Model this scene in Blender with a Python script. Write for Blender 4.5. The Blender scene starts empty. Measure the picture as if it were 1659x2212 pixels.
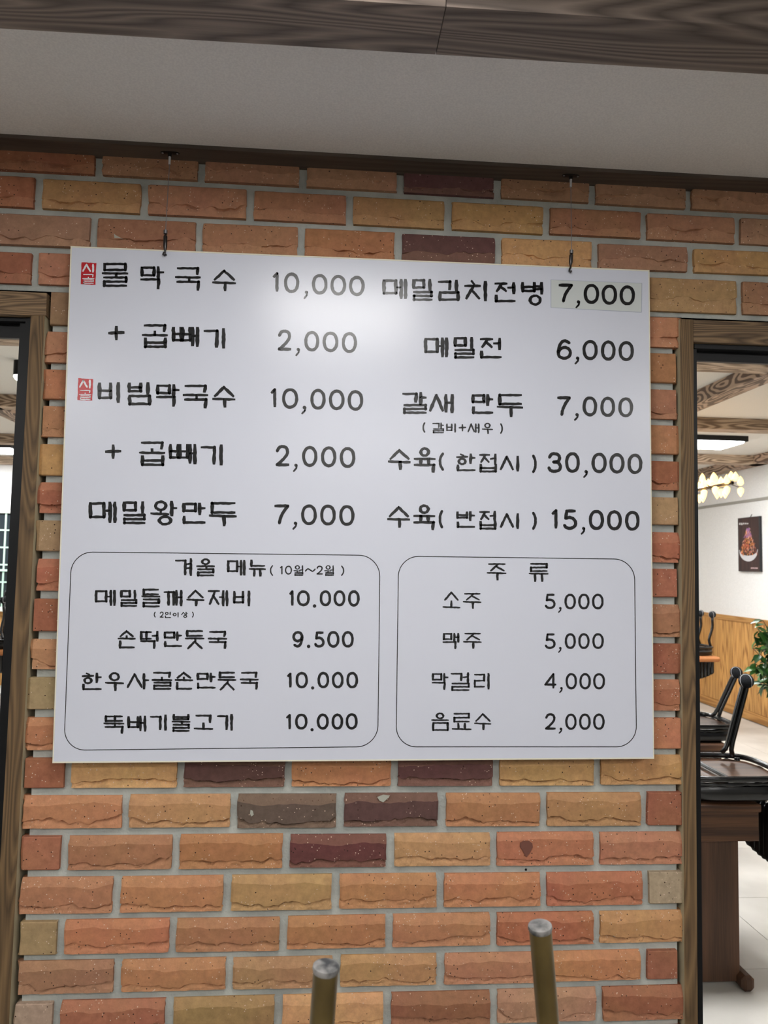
import bpy, math, random
import numpy as np
from mathutils import Vector, Matrix

S = bpy.context.scene
COL = S.collection
# ------------------------------------------------------------------ camera
FPX, W, H = 1650.0, 1659.0, 2212.0
CAM = Vector((0.0, -1.63, 1.5))
YAW, PITCH, ROLL = 0.0753, 0.0676, 0.01742
_f = Vector((math.sin(YAW) * math.cos(PITCH), math.cos(YAW) * math.cos(PITCH), math.sin(PITCH)))
_r = Vector((math.cos(YAW), -math.sin(YAW), 0.0))
_u = _r.cross(_f)
RT = _r * math.cos(ROLL) + _u * math.sin(ROLL)
UP = -_r * math.sin(ROLL) + _u * math.cos(ROLL)
FW = _f
cd = bpy.data.cameras.new('camera')
cam = bpy.data.objects.new('camera', cd)
COL.objects.link(cam)
M = Matrix((RT, UP, -FW)).transposed().to_4x4()
M.translation = CAM
cam.matrix_world = M
cd.sensor_fit = 'VERTICAL'
cd.sensor_height = 36.0
cd.lens = FPX / H * 36.0
cd.clip_start = 0.05
cd.dof.use_dof = True
cd.dof.focus_distance = 1.66
cd.dof.aperture_fstop = 8.0
S.camera = cam
# ------------------------------------------------------------------ world, exposure
wd = bpy.data.worlds.new('world')
S.world = wd
wd.use_nodes = True
wd.node_tree.nodes['Background'].inputs[0].default_value = (0.8, 0.88, 1.0, 1)
wd.node_tree.nodes['Background'].inputs[1].default_value = 0.02
S.view_settings.view_transform = 'Standard'
S.view_settings.look = 'None'
S.view_settings.gamma = 1.0
S.view_settings.use_curve_mapping = False
S.view_settings.exposure = 0.0
S.cycles.use_denoising = True
S.cycles.max_bounces = 8
S.cycles.diffuse_bounces = 5
S.cycles.sample_clamp_indirect = 6.0
# lamp strengths (emission of the diffusers of the ceiling lights)
FRONT_LAMP = 18.0
ROOM_LAMP = 33.5
BACK_LAMP = 52.0


def ray(px, py):
    return (FW * FPX + RT * (px - W / 2) - UP * (py - H / 2)).normalized()


def aty(px, py, y=0.0):
    d = ray(px, py)
    return CAM + d * ((y - CAM.y) / d.y)


def atz(px, py, z=0.0):
    d = ray(px, py)
    return CAM + d * ((z - CAM.z) / d.z)


def atx(px, py, x):
    d = ray(px, py)
    return CAM + d * ((x - CAM.x) / d.x)


# ------------------------------------------------------------------ objects
def tag(o, label=None, cat=None, group=None, kind=None):
    if label: o['label'] = label
    if cat: o['category'] = cat
    if group: o['group'] = group
    if kind: o['kind'] = kind
    return o


def empty(name, loc=(0, 0, 0), rz=0.0, **k):
    o = bpy.data.objects.new(name, None)
    o.location = loc
    o.rotation_euler = (0, 0, rz)
    o.empty_display_size = 0.05
    COL.objects.link(o)
    return tag(o, **k)


class MB:
    def __init__(s):
        s.v, s.f, s.m = [], [], []

    def add(s, vs, fs, mi=0):
        b = len(s.v)
        s.v += [tuple(v) for v in vs]
        s.f += [tuple(b + i for i in f) for f in fs]
        s.m += [mi] * len(fs)
        return s

    def hexa(s, p, mi=0, side=None):
        # p: 8 points, bottom loop 0-3 then top loop 4-7
        fs = [(3, 2, 1, 0), (4, 5, 6, 7), (0, 1, 5, 4), (1, 2, 6, 5), (2, 3, 7, 6), (3, 0, 4, 7)]
        return s.add(p, fs, mi)

    def box(s, a, b, mi=0, bev=0.0):
        x0, y0, z0 = a; x1, y1, z1 = b
        if bev <= 0:
            return s.hexa([(x0, y0, z0), (x1, y0, z0), (x1, y1, z0), (x0, y1, z0), (x0, y0, z1), (x1, y0, z1), (x1, y1, z1), (x0, y1, z1)], mi)
        c, h = [(a[i] + b[i]) / 2 for i in range(3)], [abs(b[i] - a[i]) / 2 for i in range(3)]
        vs, idx = [], {}
        for sx in (-1, 1):
            for sy in (-1, 1):
                for sz in (-1, 1):
                    sg = (sx, sy, sz)
                    for ax in range(3):
                        idx[(sx, sy, sz, ax)] = len(vs)
                        vs.append([c[i] + sg[i] * (h[i] - (0 if i == ax else bev)) for i in range(3)])
        fs = []
        for ax in range(3):
            o1, o2 = (ax + 1) % 3, (ax + 2) % 3
            for sg in (-1, 1):
                q = []
                for u, w in ((-1, -1), (1, -1), (1, 1), (-1, 1)):
                    k = [0, 0, 0]; k[ax] = sg; k[o1] = u; k[o2] = w
                    q.append(idx[(*k, ax)])
                fs.append(q if sg > 0 else q[::-1])
        for ax in range(3):
            o1, o2 = (ax + 1) % 3, (ax + 2) % 3
            for u in (-1, 1):
                for w in (-1, 1):
                    k0 = [0, 0, 0]; k0[ax] = -1; k0[o1] = u; k0[o2] = w
                    k1 = list(k0); k1[ax] = 1
                    q = [idx[(*k0, o1)], idx[(*k1, o1)], idx[(*k1, o2)], idx[(*k0, o2)]]
                    fs.append(q if u * w > 0 else q[::-1])
        for sx in (-1, 1):
            for sy in (-1, 1):
                for sz in (-1, 1):
                    q = [idx[(sx, sy, sz, a_)] for a_ in range(3)]
                    fs.append(q if sx * sy * sz > 0 else q[::-1])
        return s.add(vs, fs, mi)

    def tube(s, pts, r, n=10, cap=True, mi=0, flat=1.0, closed=False):
        pts = [Vector(p) for p in pts]
        rs = r if isinstance(r, (list, tuple)) else [r] * len(pts)
        prev = None
        vs = []
        N = len(pts)
        for i, p in enumerate(pts):
            if closed:
                t = (pts[(i + 1) % N] - pts[i - 1]).normalized()
            else:
                t = (pts[min(i + 1, N - 1)] - pts[max(i - 1, 0)]).normalized()
            if prev is None:
                a = Vector((0, 0, 1)) if abs(t.z) < .9 else Vector((1, 0, 0))
                e = t.cross(a).normalized()
            else:
                e = (prev - t * prev.dot(t)).normalized()
            prev = e
            g = t.cross(e)
            for k in range(n):
                an = 2 * math.pi * k / n
                vs.append(p + (e * math.cos(an) + g * math.sin(an) * flat) * rs[i])
        fs = []
        for i in range(N if closed else N - 1):
            j = (i + 1) % N
            for k in range(n):
                k2 = (k + 1) % n
                fs.append((i * n + k, i * n + k2, j * n + k2, j * n + k))
        if cap and not closed:
            fs.append(tuple(range(n))[::-1])
            fs.append(tuple((N - 1) * n + k for k in range(n)))
        return s.add(vs, fs, mi)

    def ball(s, c, r, n=16, mi=0, sq=(1, 1, 1)):
        vs, fs = [], []
        m = n // 2
        for i in range(m + 1):
            a = math.pi * i / m
            for k in range(n):
                b = 2 * math.pi * k / n
                vs.append((c[0] + r * sq[0] * math.sin(a) * math.cos(b), c[1] + r * sq[1] * math.sin(a) * math.sin(b), c[2] + r * sq[2] * math.cos(a)))
        for i in range(m):
            for k in range(n):
                k2 = (k + 1) % n
                fs.append((i * n + k, (i + 1) * n + k, (i + 1) * n + k2, i * n + k2))
        return s.add(vs, fs, mi)

    def build(s, name, mats, parent=None, smooth=False, link=True, **k):
        me = bpy.data.meshes.new(name)
        me.from_pydata(s.v, [], s.f)
        for m in (mats if isinstance(mats, (list, tuple)) else [mats]):
            me.materials.append(m)
        if len(me.materials) > 1:
            me.polygons.foreach_set('material_index', s.m)
        if smooth:
            me.polygons.foreach_set('use_smooth', [True] * len(s.f))
            if smooth != 'all':
                try: me.set_sharp_from_angle(angle=math.radians(40))
                except Exception: pass
        me.update()
        o = bpy.data.objects.new(name, me)
        COL.objects.link(o)
        if parent is not None:
            o.parent = parent
            o.matrix_parent_inverse = Matrix.Identity(4)
            # geometry is written in world space for world parts: shift by the parent
            if k.pop('world', True):
                bpy_loc = parent_world(parent)
                o.matrix_parent_inverse = bpy_loc.inverted()
        else:
            k.pop('world', None)
        return tag(o, **k)


def parent_world(p):
    m = Matrix.LocRotScale(p.location, p.rotation_euler, p.scale)
    if p.parent:
        m = parent_world(p.parent) @ p.matrix_parent_inverse @ m
    return m


# ------------------------------------------------------------------ materials
def mat(name):
    m = bpy.data.materials.new(name)
    m.use_nodes = True
    nt = m.node_tree
    return m, nt, nt.nodes['Principled BSDF']


def N(nt, t, **k):
    n = nt.nodes.new(t)
    for a, v in k.items():
        if a.startswith('i_'):
            n.inputs[a[2:].replace('_', ' ')].default_value = v
        else:
            setattr(n, a, v)
    return n


def lk(nt, a, b):
    nt.links.new(a, b)


def rgb(r, g, b):
    f = lambda c: (c / 255 / 12.92) if c / 255 <= 0.04045 else ((c / 255 + .055) / 1.055) ** 2.4
    return (f(r), f(g), f(b), 1)


def plain(name, c, rough=.5, metal=0.0, spec=.5, coat=0.0):
    m, nt, p = mat(name)
    p.inputs['Base Color'].default_value = c
    p.inputs['Roughness'].default_value = rough
    p.inputs['Metallic'].default_value = metal
    p.inputs['Specular IOR Level'].default_value = spec
    p.inputs['Coat Weight'].default_value = coat
    return m


def ramp(nt, pts, interp='LINEAR'):
    r = nt.nodes.new('ShaderNodeValToRGB')
    r.color_ramp.interpolation = interp
    el = r.color_ramp.elements
    while len(el) < len(pts): el.new(.5)
    for e, (p, c) in zip(el, pts):
        e.position = p; e.color = c
    return r


def mix(nt, fac, a, b, mode='MIX'):
    n = nt.nodes.new('ShaderNodeMix')
    n.data_type = 'RGBA'; n.blend_type = mode
    for s_, v in ((0, fac), (6, a), (7, b)):
        if hasattr(v, 'links'): lk(nt, v, n.inputs[s_])
        elif s_ == 0: n.inputs[0].default_value = v
        else: n.inputs[s_].default_value = v
    return n.outputs[2]


def coords(nt, sc=(1, 1, 1), space='Object', rot=(0, 0, 0)):
    tc = nt.nodes.new('ShaderNodeTexCoord')
    mp = nt.nodes.new('ShaderNodeMapping')
    mp.inputs['Scale'].default_value = sc
    mp.inputs['Rotation'].default_value = rot
    lk(nt, tc.outputs[space], mp.inputs[0])
    return mp.outputs[0]


def bump(nt, p, h, strength=.3, dist=.002):
    b = nt.nodes.new('ShaderNodeBump')
    b.inputs['Strength'].default_value = strength
    b.inputs['Distance'].default_value = dist
    lk(nt, h, b.inputs['Height'])
    lk(nt, b.outputs[0], p.inputs['Normal'])


def noisemat(name, c1, c2, scale=20, rough=.8, bstr=.3, bdist=.001, bscale=None, detail=4, lo=.35, hi=.65, spec=.4):
    m, nt, p = mat(name)
    co = coords(nt)
    n = N(nt, 'ShaderNodeTexNoise', i_Scale=scale, i_Detail=detail)
    lk(nt, co, n.inputs[0])
    r = ramp(nt, [(lo, c1), (hi, c2)])
    lk(nt, n.outputs[0], r.inputs[0])
    lk(nt, r.outputs[0], p.inputs['Base Color'])
    p.inputs['Roughness'].default_value = rough
    p.inputs['Specular IOR Level'].default_value = spec
    if bstr:
        n2 = N(nt, 'ShaderNodeTexNoise', i_Scale=bscale or scale, i_Detail=6)
        lk(nt, co, n2.inputs[0])
        bump(nt, p, n2.outputs[0], bstr, bdist)
    return m


def woodmat(name, dark, light, axis='Z', ring=22.0, rough=.6, stretch=.07, bstr=.4, warp=2.2, contrast=(.3, .7), spec=.4, fine=.35, offs=(0, 0, 0)):
    """flat-sawn grain: contour lines of a stretched noise field, with fine fibres"""
    m, nt, p = mat(name)
    sc = {'X': (stretch, 1, 1), 'Y': (1, stretch, 1), 'Z': (1, 1, stretch)}[axis]
    tc = nt.nodes.new('ShaderNodeTexCoord')
    oi = nt.nodes.new('ShaderNodeObjectInfo')
    vm = N(nt, 'ShaderNodeVectorMath', operation='SCALE'); vm.inputs[0].default_value = (13.1, 7.7, 19.3)
    lk(nt, oi.outputs['Random'], vm.inputs[3])
    va = N(nt, 'ShaderNodeVectorMath', operation='ADD')
    lk(nt, tc.outputs['Object'], va.inputs[0]); lk(nt, vm.outputs[0], va.inputs[1])
    mp = nt.nodes.new('ShaderNodeMapping'); mp.inputs['Scale'].default_value = sc
    mp.inputs['Location'].default_value = offs
    lk(nt, va.outputs[0], mp.inputs[0])
    n = N(nt, 'ShaderNodeTexNoise', i_Scale=warp * 3, i_Detail=1.5, i_Roughness=.4)
    lk(nt, mp.outputs[0], n.inputs[0])
    mu = N(nt, 'ShaderNodeMath', operation='MULTIPLY'); mu.inputs[1].default_value = ring
    lk(nt, n.outputs[0], mu.inputs[0])
    fr = N(nt, 'ShaderNodeMath', operation='PINGPONG'); fr.inputs[1].default_value = .5
    lk(nt, mu.outputs[0], fr.inputs[0])
    m2 = N(nt, 'ShaderNodeMath', operation='MULTIPLY'); m2.inputs[1].default_value = 2
    lk(nt, fr.outputs[0], m2.inputs[0])
    sc2 = {'X': (4, 160, 160), 'Y': (160, 4, 160), 'Z': (160, 160, 4)}[axis]
    mp2 = nt.nodes.new('ShaderNodeMapping'); mp2.inputs['Scale'].default_value = sc2
    lk(nt, va.outputs[0], mp2.inputs[0])
    n2 = N(nt, 'ShaderNodeTexNoise', i_Scale=1.5, i_Detail=3)
    lk(nt, mp2.outputs[0], n2.inputs[0])
    mx = N(nt, 'ShaderNodeMix'); mx.data_type = 'FLOAT'; mx.inputs[0].default_value = fine
    lk(nt, m2.outputs[0], mx.inputs[2]); lk(nt, n2.outputs[0], mx.inputs[3])
    r = ramp(nt, [(contrast[0], dark), (contrast[1], light)])
    lk(nt, mx.outputs[0], r.inputs[0])
    n3 = N(nt, 'ShaderNodeTexNoise', i_Scale=3.0, i_Detail=2)
    lk(nt, mp.outputs[0], n3.inputs[0])
    mm = mix(nt, 1.0, r.outputs[0], ramp_out(nt, n3.outputs[0], (.75, .75, .75, 1), (1.2, 1.2, 1.2, 1)), 'MULTIPLY')
    lk(nt, mm, p.inputs['Base Color'])
    p.inputs['Roughness'].default_value = rough
    p.inputs['Specular IOR Level'].default_value = spec
    bump(nt, p, mx.outputs[0], bstr, .001)
    return m


def ramp_out(nt, src, a, b, lo=.3, hi=.7):
    r = ramp(nt, [(lo, a), (hi, b)])
    lk(nt, src, r.inputs[0])
    return r.outputs[0]


def emit(name, c, s):
    m, nt, p = mat(name)
    p.inputs['Base Color'].default_value = (0.9, 0.9, 0.9, 1)
    p.inputs['Emission Color'].default_value = c
    p.inputs['Emission Strength'].default_value = s
    return m


# brick: colour comes from the object's own colour
def brick_material():
    m, nt, p = mat('fired clay brick')
    tc = nt.nodes.new('ShaderNodeTexCoord')
    oi = nt.nodes.new('ShaderNodeObjectInfo')
    vm = N(nt, 'ShaderNodeVectorMath', operation='SCALE'); vm.inputs[0].default_value = (31.0, 17.0, 23.0)
    lk(nt, oi.outputs['Random'], vm.inputs[3])
    va = N(nt, 'ShaderNodeVectorMath', operation='ADD')
    lk(nt, tc.outputs['Object'], va.inputs[0]); lk(nt, vm.outputs[0], va.inputs[1])
    V = va.outputs[0]
    n1 = N(nt, 'ShaderNodeTexNoise', i_Scale=9.0, i_Detail=2.0); lk(nt, V, n1.inputs[0])
    hue = nt.nodes.new('ShaderNodeHueSaturation')
    lk(nt, oi.outputs['Color'], hue.inputs['Color'])
    mr = N(nt, 'ShaderNodeMapRange'); mr.inputs[1].default_value = .3; mr.inputs[2].default_value = .7
    mr.inputs[3].default_value = .494; mr.inputs[4].default_value = .507
    lk(nt, n1.outputs[0], mr.inputs[0]); lk(nt, mr.outputs[0], hue.inputs['Hue'])
    n2 = N(nt, 'ShaderNodeTexNoise', i_Scale=60.0, i_Detail=8.0, i_Roughness=.7); lk(nt, V, n2.inputs[0])
    c1 = mix(nt, 1.0, hue.outputs[0], ramp_out(nt, n2.outputs[0], (.78, .78, .78, 1), (1.18, 1.18, 1.18, 1)), 'MULTIPLY')
    # pale grog specks
    v1 = N(nt, 'ShaderNodeTexVoronoi', i_Scale=150.0); lk(nt, V, v1.inputs[0])
    n4 = N(nt, 'ShaderNodeTexNoise', i_Scale=40.0, i_Detail=1.0); lk(nt, V, n4.inputs[0])
    lt = N(nt, 'ShaderNodeMath', operation='LESS_THAN'); lk(nt, v1.outputs['Distance'], lt.inputs[0]); lt.inputs[1].default_value = .17
    gt = N(nt, 'ShaderNodeMath', operation='GREATER_THAN'); lk(nt, n4.outputs[0], gt.inputs[0]); gt.inputs[1].default_value = .56
    a1 = N(nt, 'ShaderNodeMath', operation='MULTIPLY'); lk(nt, lt.outputs[0], a1.inputs[0]); lk(nt, gt.outputs[0], a1.inputs[1])
    c2 = mix(nt, a1.outputs[0], c1, rgb(205, 180, 160))
    # dark iron spots and pits
    v2 = N(nt, 'ShaderNodeTexVoronoi', i_Scale=95.0); lk(nt, V, v2.inputs[0])
    lt2 = N(nt, 'ShaderNodeMath', operation='LESS_THAN'); lk(nt, v2.outputs['Distance'], lt2.inputs[0]); lt2.inputs[1].default_value = .13
    n5 = N(nt, 'ShaderNodeTexNoise', i_Scale=30.0); lk(nt, V, n5.inputs[0])
    gt2 = N(nt, 'ShaderNodeMath', operation='GREATER_THAN'); lk(nt, n5.outputs[0], gt2.inputs[0]); gt2.inputs[1].default_value = .53
    a2 = N(nt, 'ShaderNodeMath', operation='MULTIPLY'); lk(nt, lt2.outputs[0], a2.inputs[0]); lk(nt, gt2.outputs[0], a2.inputs[1])
    c3 = mix(nt, a2.outputs[0], c2, rgb(58, 36, 28))
    # torn (chipped) faces: rougher, paler clay, with some lit-chamfer brightness mixed into the colour
    at = N(nt, 'ShaderNodeAttribute'); at.attribute_name = 'torn'
    c4 = mix(nt, at.outputs['Fac'], c3, mix(nt, .13, mix(nt, 1.0, c3, (1.17, 1.18, 1.20, 1), 'MULTIPLY'), rgb(214, 172, 134)))
    lk(nt, c4, p.inputs['Base Color'])
    p.inputs['Roughness'].default_value = .82
    p.inputs['Specular IOR Level'].default_value = .35
    ad = N(nt, 'ShaderNodeMath', operation='MULTIPLY_ADD')
    ma = N(nt, 'ShaderNodeMath', operation='MULTIPLY_ADD'); lk(nt, at.outputs['Fac'], ma.inputs[0]); ma.inputs[1].default_value = 2.5; ma.inputs[2].default_value = .6
    lk(nt, n2.outputs[0], ad.inputs[0]); lk(nt, ma.outputs[0], ad.inputs[1]); ad.inputs[2].default_value = 0
    sb = N(nt, 'ShaderNodeMath', operation='SUBTRACT'); lk(nt, ad.outputs[0], sb.inputs[0]); lk(nt, a2.outputs[0], sb.inputs[1])
    bump(nt, p, sb.outputs[0], .8, .0018)
    return m


BRICK = brick_material()
MORTAR = noisemat('mortar', rgb(164, 168, 164), rgb(186, 189, 183), 14, .95, .7, .003, 120, spec=.2)
CORE = noisemat('dark wall core', rgb(18, 17, 16), rgb(34, 32, 30), 20, .95, .3)  # near-black, so the shade in the gaps beside the casings is in the colour
CEIL = noisemat('ceiling paper', rgb(220, 218, 217), rgb(230, 228, 226), 260, .95, .5, .0012, 330, detail=2, spec=.2)
CEILB = noisemat('white ceiling paper', rgb(214, 212, 205), rgb(226, 224, 218), 200, .95, .3, .001, 300, spec=.2)
WALLW = noisemat('white wallpaper', rgb(216, 216, 214), rgb(228, 228, 226), 120, .9, .3, .0008, 250, spec=.25)
BEAMX = woodmat('beam film running across', rgb(66, 58, 52), rgb(92, 81, 72), 'X', ring=14, stretch=.05, warp=3.0, fine=.6, bstr=.3, contrast=(.2, .8))
BEAMB = woodmat('light beam film across', rgb(122, 102, 84), rgb(196, 174, 150), 'X', ring=16, stretch=.16, warp=3.2, fine=.2, bstr=.1)
BEAMY = woodmat('light beam film lengthwise', rgb(92, 74, 62), rgb(176, 152, 132), 'Y', ring=16, stretch=.2, warp=3.0, fine=.15, bstr=.1, contrast=(.4, .6))
STILE = woodmat('stained casing upright', rgb(76, 59, 39), rgb(124, 99, 68), 'Z', ring=16, stretch=.10, warp=6, fine=.5, bstr=.6, contrast=(.2, .8))
RAIL = woodmat('stained casing rail', rgb(76, 60, 44), rgb(140, 115, 86), 'X', ring=20, stretch=.09, warp=7, fine=.45, bstr=.6, contrast=(.2, .8))
RAWEDGE = plain('raw sawn edge', rgb(176, 166, 138), .8)
BLACKF = plain('black aluminium', rgb(10, 11, 15), .42, spec=.3)
GREYL = plain('grey seal strip', rgb(86, 92, 98), .5)
PINE = woodmat('pine wainscot', rgb(140, 96, 50), rgb(192, 146, 86), 'Z', ring=12, stretch=.06, warp=3.5, fine=.3, bstr=.15, contrast=(.2, .6))
PINEX = woodmat('pine rail', rgb(158, 112, 60), rgb(190, 143, 84), 'Y', ring=8, stretch=.05, warp=3.5, fine=.4, bstr=.1)
PINEXX = woodmat('pine rail across', rgb(158, 112, 60), rgb(190, 143, 84), 'X', ring=8, stretch=.05, warp=3.5, fine=.4, bstr=.1)
TABLEW = woodmat('dark walnut laminate upright', rgb(62, 41, 27), rgb(88, 60, 42), 'Z', ring=5, stretch=.03, warp=3, fine=.7, bstr=.05)
TABLEX = woodmat('dark walnut laminate', rgb(58, 37, 24), rgb(98, 66, 44), 'X', ring=7, stretch=.05, warp=4, fine=.6, bstr=.05)
TABLEO = woodmat('orange tabletop laminate', rgb(150, 92, 48), rgb(190, 126, 74), 'X', ring=5, stretch=.05, warp=4, fine=.5, bstr=.05)
PLY = woodmat('seat base board', rgb(40, 26, 18), rgb(84, 58, 42), 'X', ring=5, stretch=.06, warp=4, fine=.6, rough=.3, bstr=.05)
BLACKM = plain('black enamelled steel', rgb(12, 12, 13), .22, spec=.6)
LEATHER = plain('black leatherette', rgb(13, 13, 14), .28, spec=.6)
FELT = noisemat('black felt', rgb(22, 23, 25), rgb(38, 40, 43), 300, .95, .5, .0008, spec=.2)
SEAM = plain('white ball seam', rgb(200, 200, 200), .7)
STEEL = plain('zinc plated steel', rgb(150, 150, 155), .3, metal=.9)
DARKST = plain('dark nickel steel', rgb(70, 68, 68), .3, metal=.9)
BOARDM, _nt, _p = mat('white board print')
_p.inputs['Base Color'].default_value = rgb(210, 214, 227)
BOARD_ROUGH = .26
_p.inputs['Roughness'].default_value = BOARD_ROUGH
_p.inputs['Specular IOR Level'].default_value = .5
_n = N(_nt, 'ShaderNodeTexNoise', i_Scale=220.0, i_Detail=3.0)
lk(_nt, coords(_nt), _n.inputs[0])
bump(_nt, _p, _n.outputs[0], .06, .0006)
INK = plain('black print', rgb(9, 10, 14), BOARD_ROUGH, spec=.5)
REDINK = plain('red print', rgb(182, 30, 40), BOARD_ROUGH)
WHITEINK = plain('white print', rgb(226, 226, 232), BOARD_ROUGH)
PATCH = plain('off-white sticker', rgb(202, 208, 208), BOARD_ROUGH)
PATCHE = plain('sticker edge', rgb(160, 168, 186), .5)
FOAMEDGE = plain('cream board edge', rgb(226, 222, 204), .6)
# ================================================================== LIGHTS OF THE FRONT ROOM
ZC = 2.372          # front ceiling height
ZB = 2.62           # back room ceiling height
LAMPW = emit('lamp diffuser front', (1.0, 0.98, 0.955, 1), FRONT_LAMP)
LAMPR = emit('lamp diffuser front rear rows', (1.0, 0.98, 0.955, 1), ROOM_LAMP)
LAMPB = emit('lamp diffuser back', (0.97, 0.985, 1.0, 1), BACK_LAMP)


def ceiling_light(x, y, z, sx, sy, m, label, group=None):
    t = empty('ceiling_light', (x, y, z), label=label, cat='lamp', group=group)
    b = MB()
    a, c, h = sx / 2, sy / 2, .045
    for (x0, y0, x1, y1) in ((-a, -c, a, -c + .02), (-a, c - .02, a, c), (-a, -c + .02, -a + .02, c - .02), (a - .02, -c + .02, a, c - .02)):
        b.box((x + x0, y + y0, z - h), (x + x1, y + y1, z))
    b.build('frame', BLACKF, t)
    d = MB().box((x - a + .02, y - c + .02, z - h - .012), (x + a - .02, y + c - .02, z - h + .02), bev=.01)
    d.build('diffuser', m, t)
    return t


hl = aty(742, 655, -.03)
LD = .90           # distance of the main lamp from the wall
kx = (LD) / (1.63 - .03)
LX = hl.x + (hl.x - CAM.x) * kx
ceiling_light(LX, -LD - .03, ZC, .50, .50, LAMPW, 'square ceiling light in front of the menu board')
for (x, y, lb_) in ((-1.7, -2.2, 'left'), (0.3, -3.2, 'middle'), (2.1, -2.2, 'right')):
    ceiling_light(x, y, ZC, 1.2, .3, LAMPR, 'long ceiling light behind the viewer, the %s one of the row' % lb_, 'ceiling lights behind the viewer')

# ================================================================== THE BRICK WALL
BEDS = [(1,211,382.5),(1,435,394),(1,654,410),(1,866,426),(1,1075,434),(1,1282,444),(1,1489,454),
(2,81,457.5),(2,311,465),(2,540,478),(2,755,492.5),(2,968,502.5),(2,1181,512.5),(2,1391,522.5),(2,1595,532.5),
(3,75,537),(3,1480,595),(4,130,623.7),(5,130,709.6),(6,125,791),(7,120,870),(8,115,952.6),(9,110,1034),(10,110,1116),(11,105,1200),(12,100,1286),(13,95,1372.6),(14,90,1455),(15,85,1542),(16,80,1629),
(17,145,1713.7),(17,389,1709.5),(17,622,1707),(17,852,1704.7),(17,1073,1707),(17,1292,1707.4),
(18,270,1800),(18,504,1795.5),(18,734,1794),(18,955,1792.6),(18,1175,1793),(18,1392,1791),
(19,137,1890),(19,379,1887),(19,617,1882),(19,844,1880.7),(19,1068,1878),
(20,250,1980.7),(20,490,1978.6),(20,725,1971),(20,952,1968),(20,1176,1965),(20,1395,1962),
(21,129,2070),(21,372,2068),(21,610,2062),(21,842,2057.8),(21,1067,2051),(21,1290,2048),
(22,253,2153.7),(22,494,2150),(22,726,2140),(22,952,2138),(22,1170,2134)] + list(zip(range(4, 17), [1440]*13, [678.6,756.7,833.7,911.8,988.8,1065.8,1141.5,1222,1298,1384,1462.5,1544.7,1626])) + list(zip(range(18, 23), [1440]*5, [1791.7,1877.7,1963.6,2045.6,2123.8]))
BEDF = {}
for k in range(1, 23):
    P = [aty(u, v, 0) for kk, u, v in BEDS if kk == k]
    if len(P) > 1:
        BEDF[k] = tuple(np.polyfit([p.x for p in P], [p.z for p in P], 1))
    else:
        BEDF[k] = (0.0, P[0].z)
PZ = .0805
BEDF[0] = (BEDF[1][0], BEDF[1][1] + PZ)
for k in range(23, 45):
    BEDF[k] = (0.0, BEDF[22][1] - (k - 22) * PZ)


def bedz(k, x):
    a, b = BEDF[k]
    return a * max(-.95, min(1.0, x)) + b


def x_at(u, z, y=0.0):
    # world X on plane y where the image column is u and the height z
    k = (u - W / 2) / FPX
    n = RT - FW * k
    return CAM.x - (n.y * (y - CAM.y) + n.z * (z - CAM.z)) / n.x


PAL = {'O': (180, 122, 82), 'T': (176, 134, 88), 'P': (178, 124, 90), 'R': (168, 102, 74), 'D': (102, 68, 64), 'K': (106, 88, 74), 'M': (100, 58, 54),
       'G': (166, 138, 100), 'B': (166, 122, 94), 'W': (170, 148, 126), 'Y': (200, 152, 100), 'S': (172, 116, 86)}
rnd = random.Random(7)
ODD3 = [202.5, 430, 650, 861, 1078, 1286, 1494]
ODD17 = [145.6, 389, 622.5, 852.3, 1073, 1292]
EV2 = [81.5, 311.6, 540, 755, 968.5, 1181.6, 1391.6, 1595]
EV18 = [270, 504, 734, 955.4, 1175.4, 1392.7]
LEFTE = {5:104,6:98,7:94,8:88,9:88,10:83,11:80,12:75,13:69,14:65,15:60,16:55,17:50,18:45.6,19:45,20:38.5,21:40,22:34.7,23:28.5,24:24,25:20}
RIGHTE = {5:1466,6:1464,7:1465,8:1465,9:1468,10:1467,11:1469,12:1467,13:1471,14:1468,15:1473,16:1474,17:1477,18:1474,19:1479,20:1479,21:1478,22:1467,23:1479,24:1479,25:1480}
ROWJ = {1: [211.6,435,654,866,1075,1282,1489], 2: EV2, 3: ODD3, 4: [75,304,534,752,967,1181,1396,1600], 17: ODD17, 18: EV18,
        19: [137,379,617,844,1067.8,1290], 20: [250,490,725,952,1176,1395.7], 21: [129.5,372,610.5,842,1067,1290],
        22: [253,494.5,726,952,1178,1393], 23: [119,363.7,601,836.7,1068,1297]}
ROWC = {1: 'RSBBDBBBSS', 2: 'RTSPTTSSBSB', 3: 'BSPODYBTBBS', 4: 'RPTBOTOTBSS', 5: 'BOTRTOP', 6: 'SOTRTOO', 7: 'OTPOTOP', 8: 'POTRTOO', 9: 'TOTORTR',
        10: 'ROTOPTG', 11: 'GOTORTR', 12: 'ROTPTOR', 13: 'RTPOTOP', 14: 'PTOTOTR', 15: 'GOTORTR', 16: 'OTPOTRO', 17: 'RYDODYT', 18: 'OTKDOTR',
        19: 'RPOMYOP', 20: 'POTOORW', 21: 'GOOOORT', 22: 'BOTTPOR', 23: 'WRTYRBR', 24: 'OTROTOR', 25: 'RTOTPOT'}


def xjoint(r, i):
    z = (bedz(r, 0) + bedz(r - 1, 0)) / 2
    return x_at(ROWJ[r][i], z)


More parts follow.
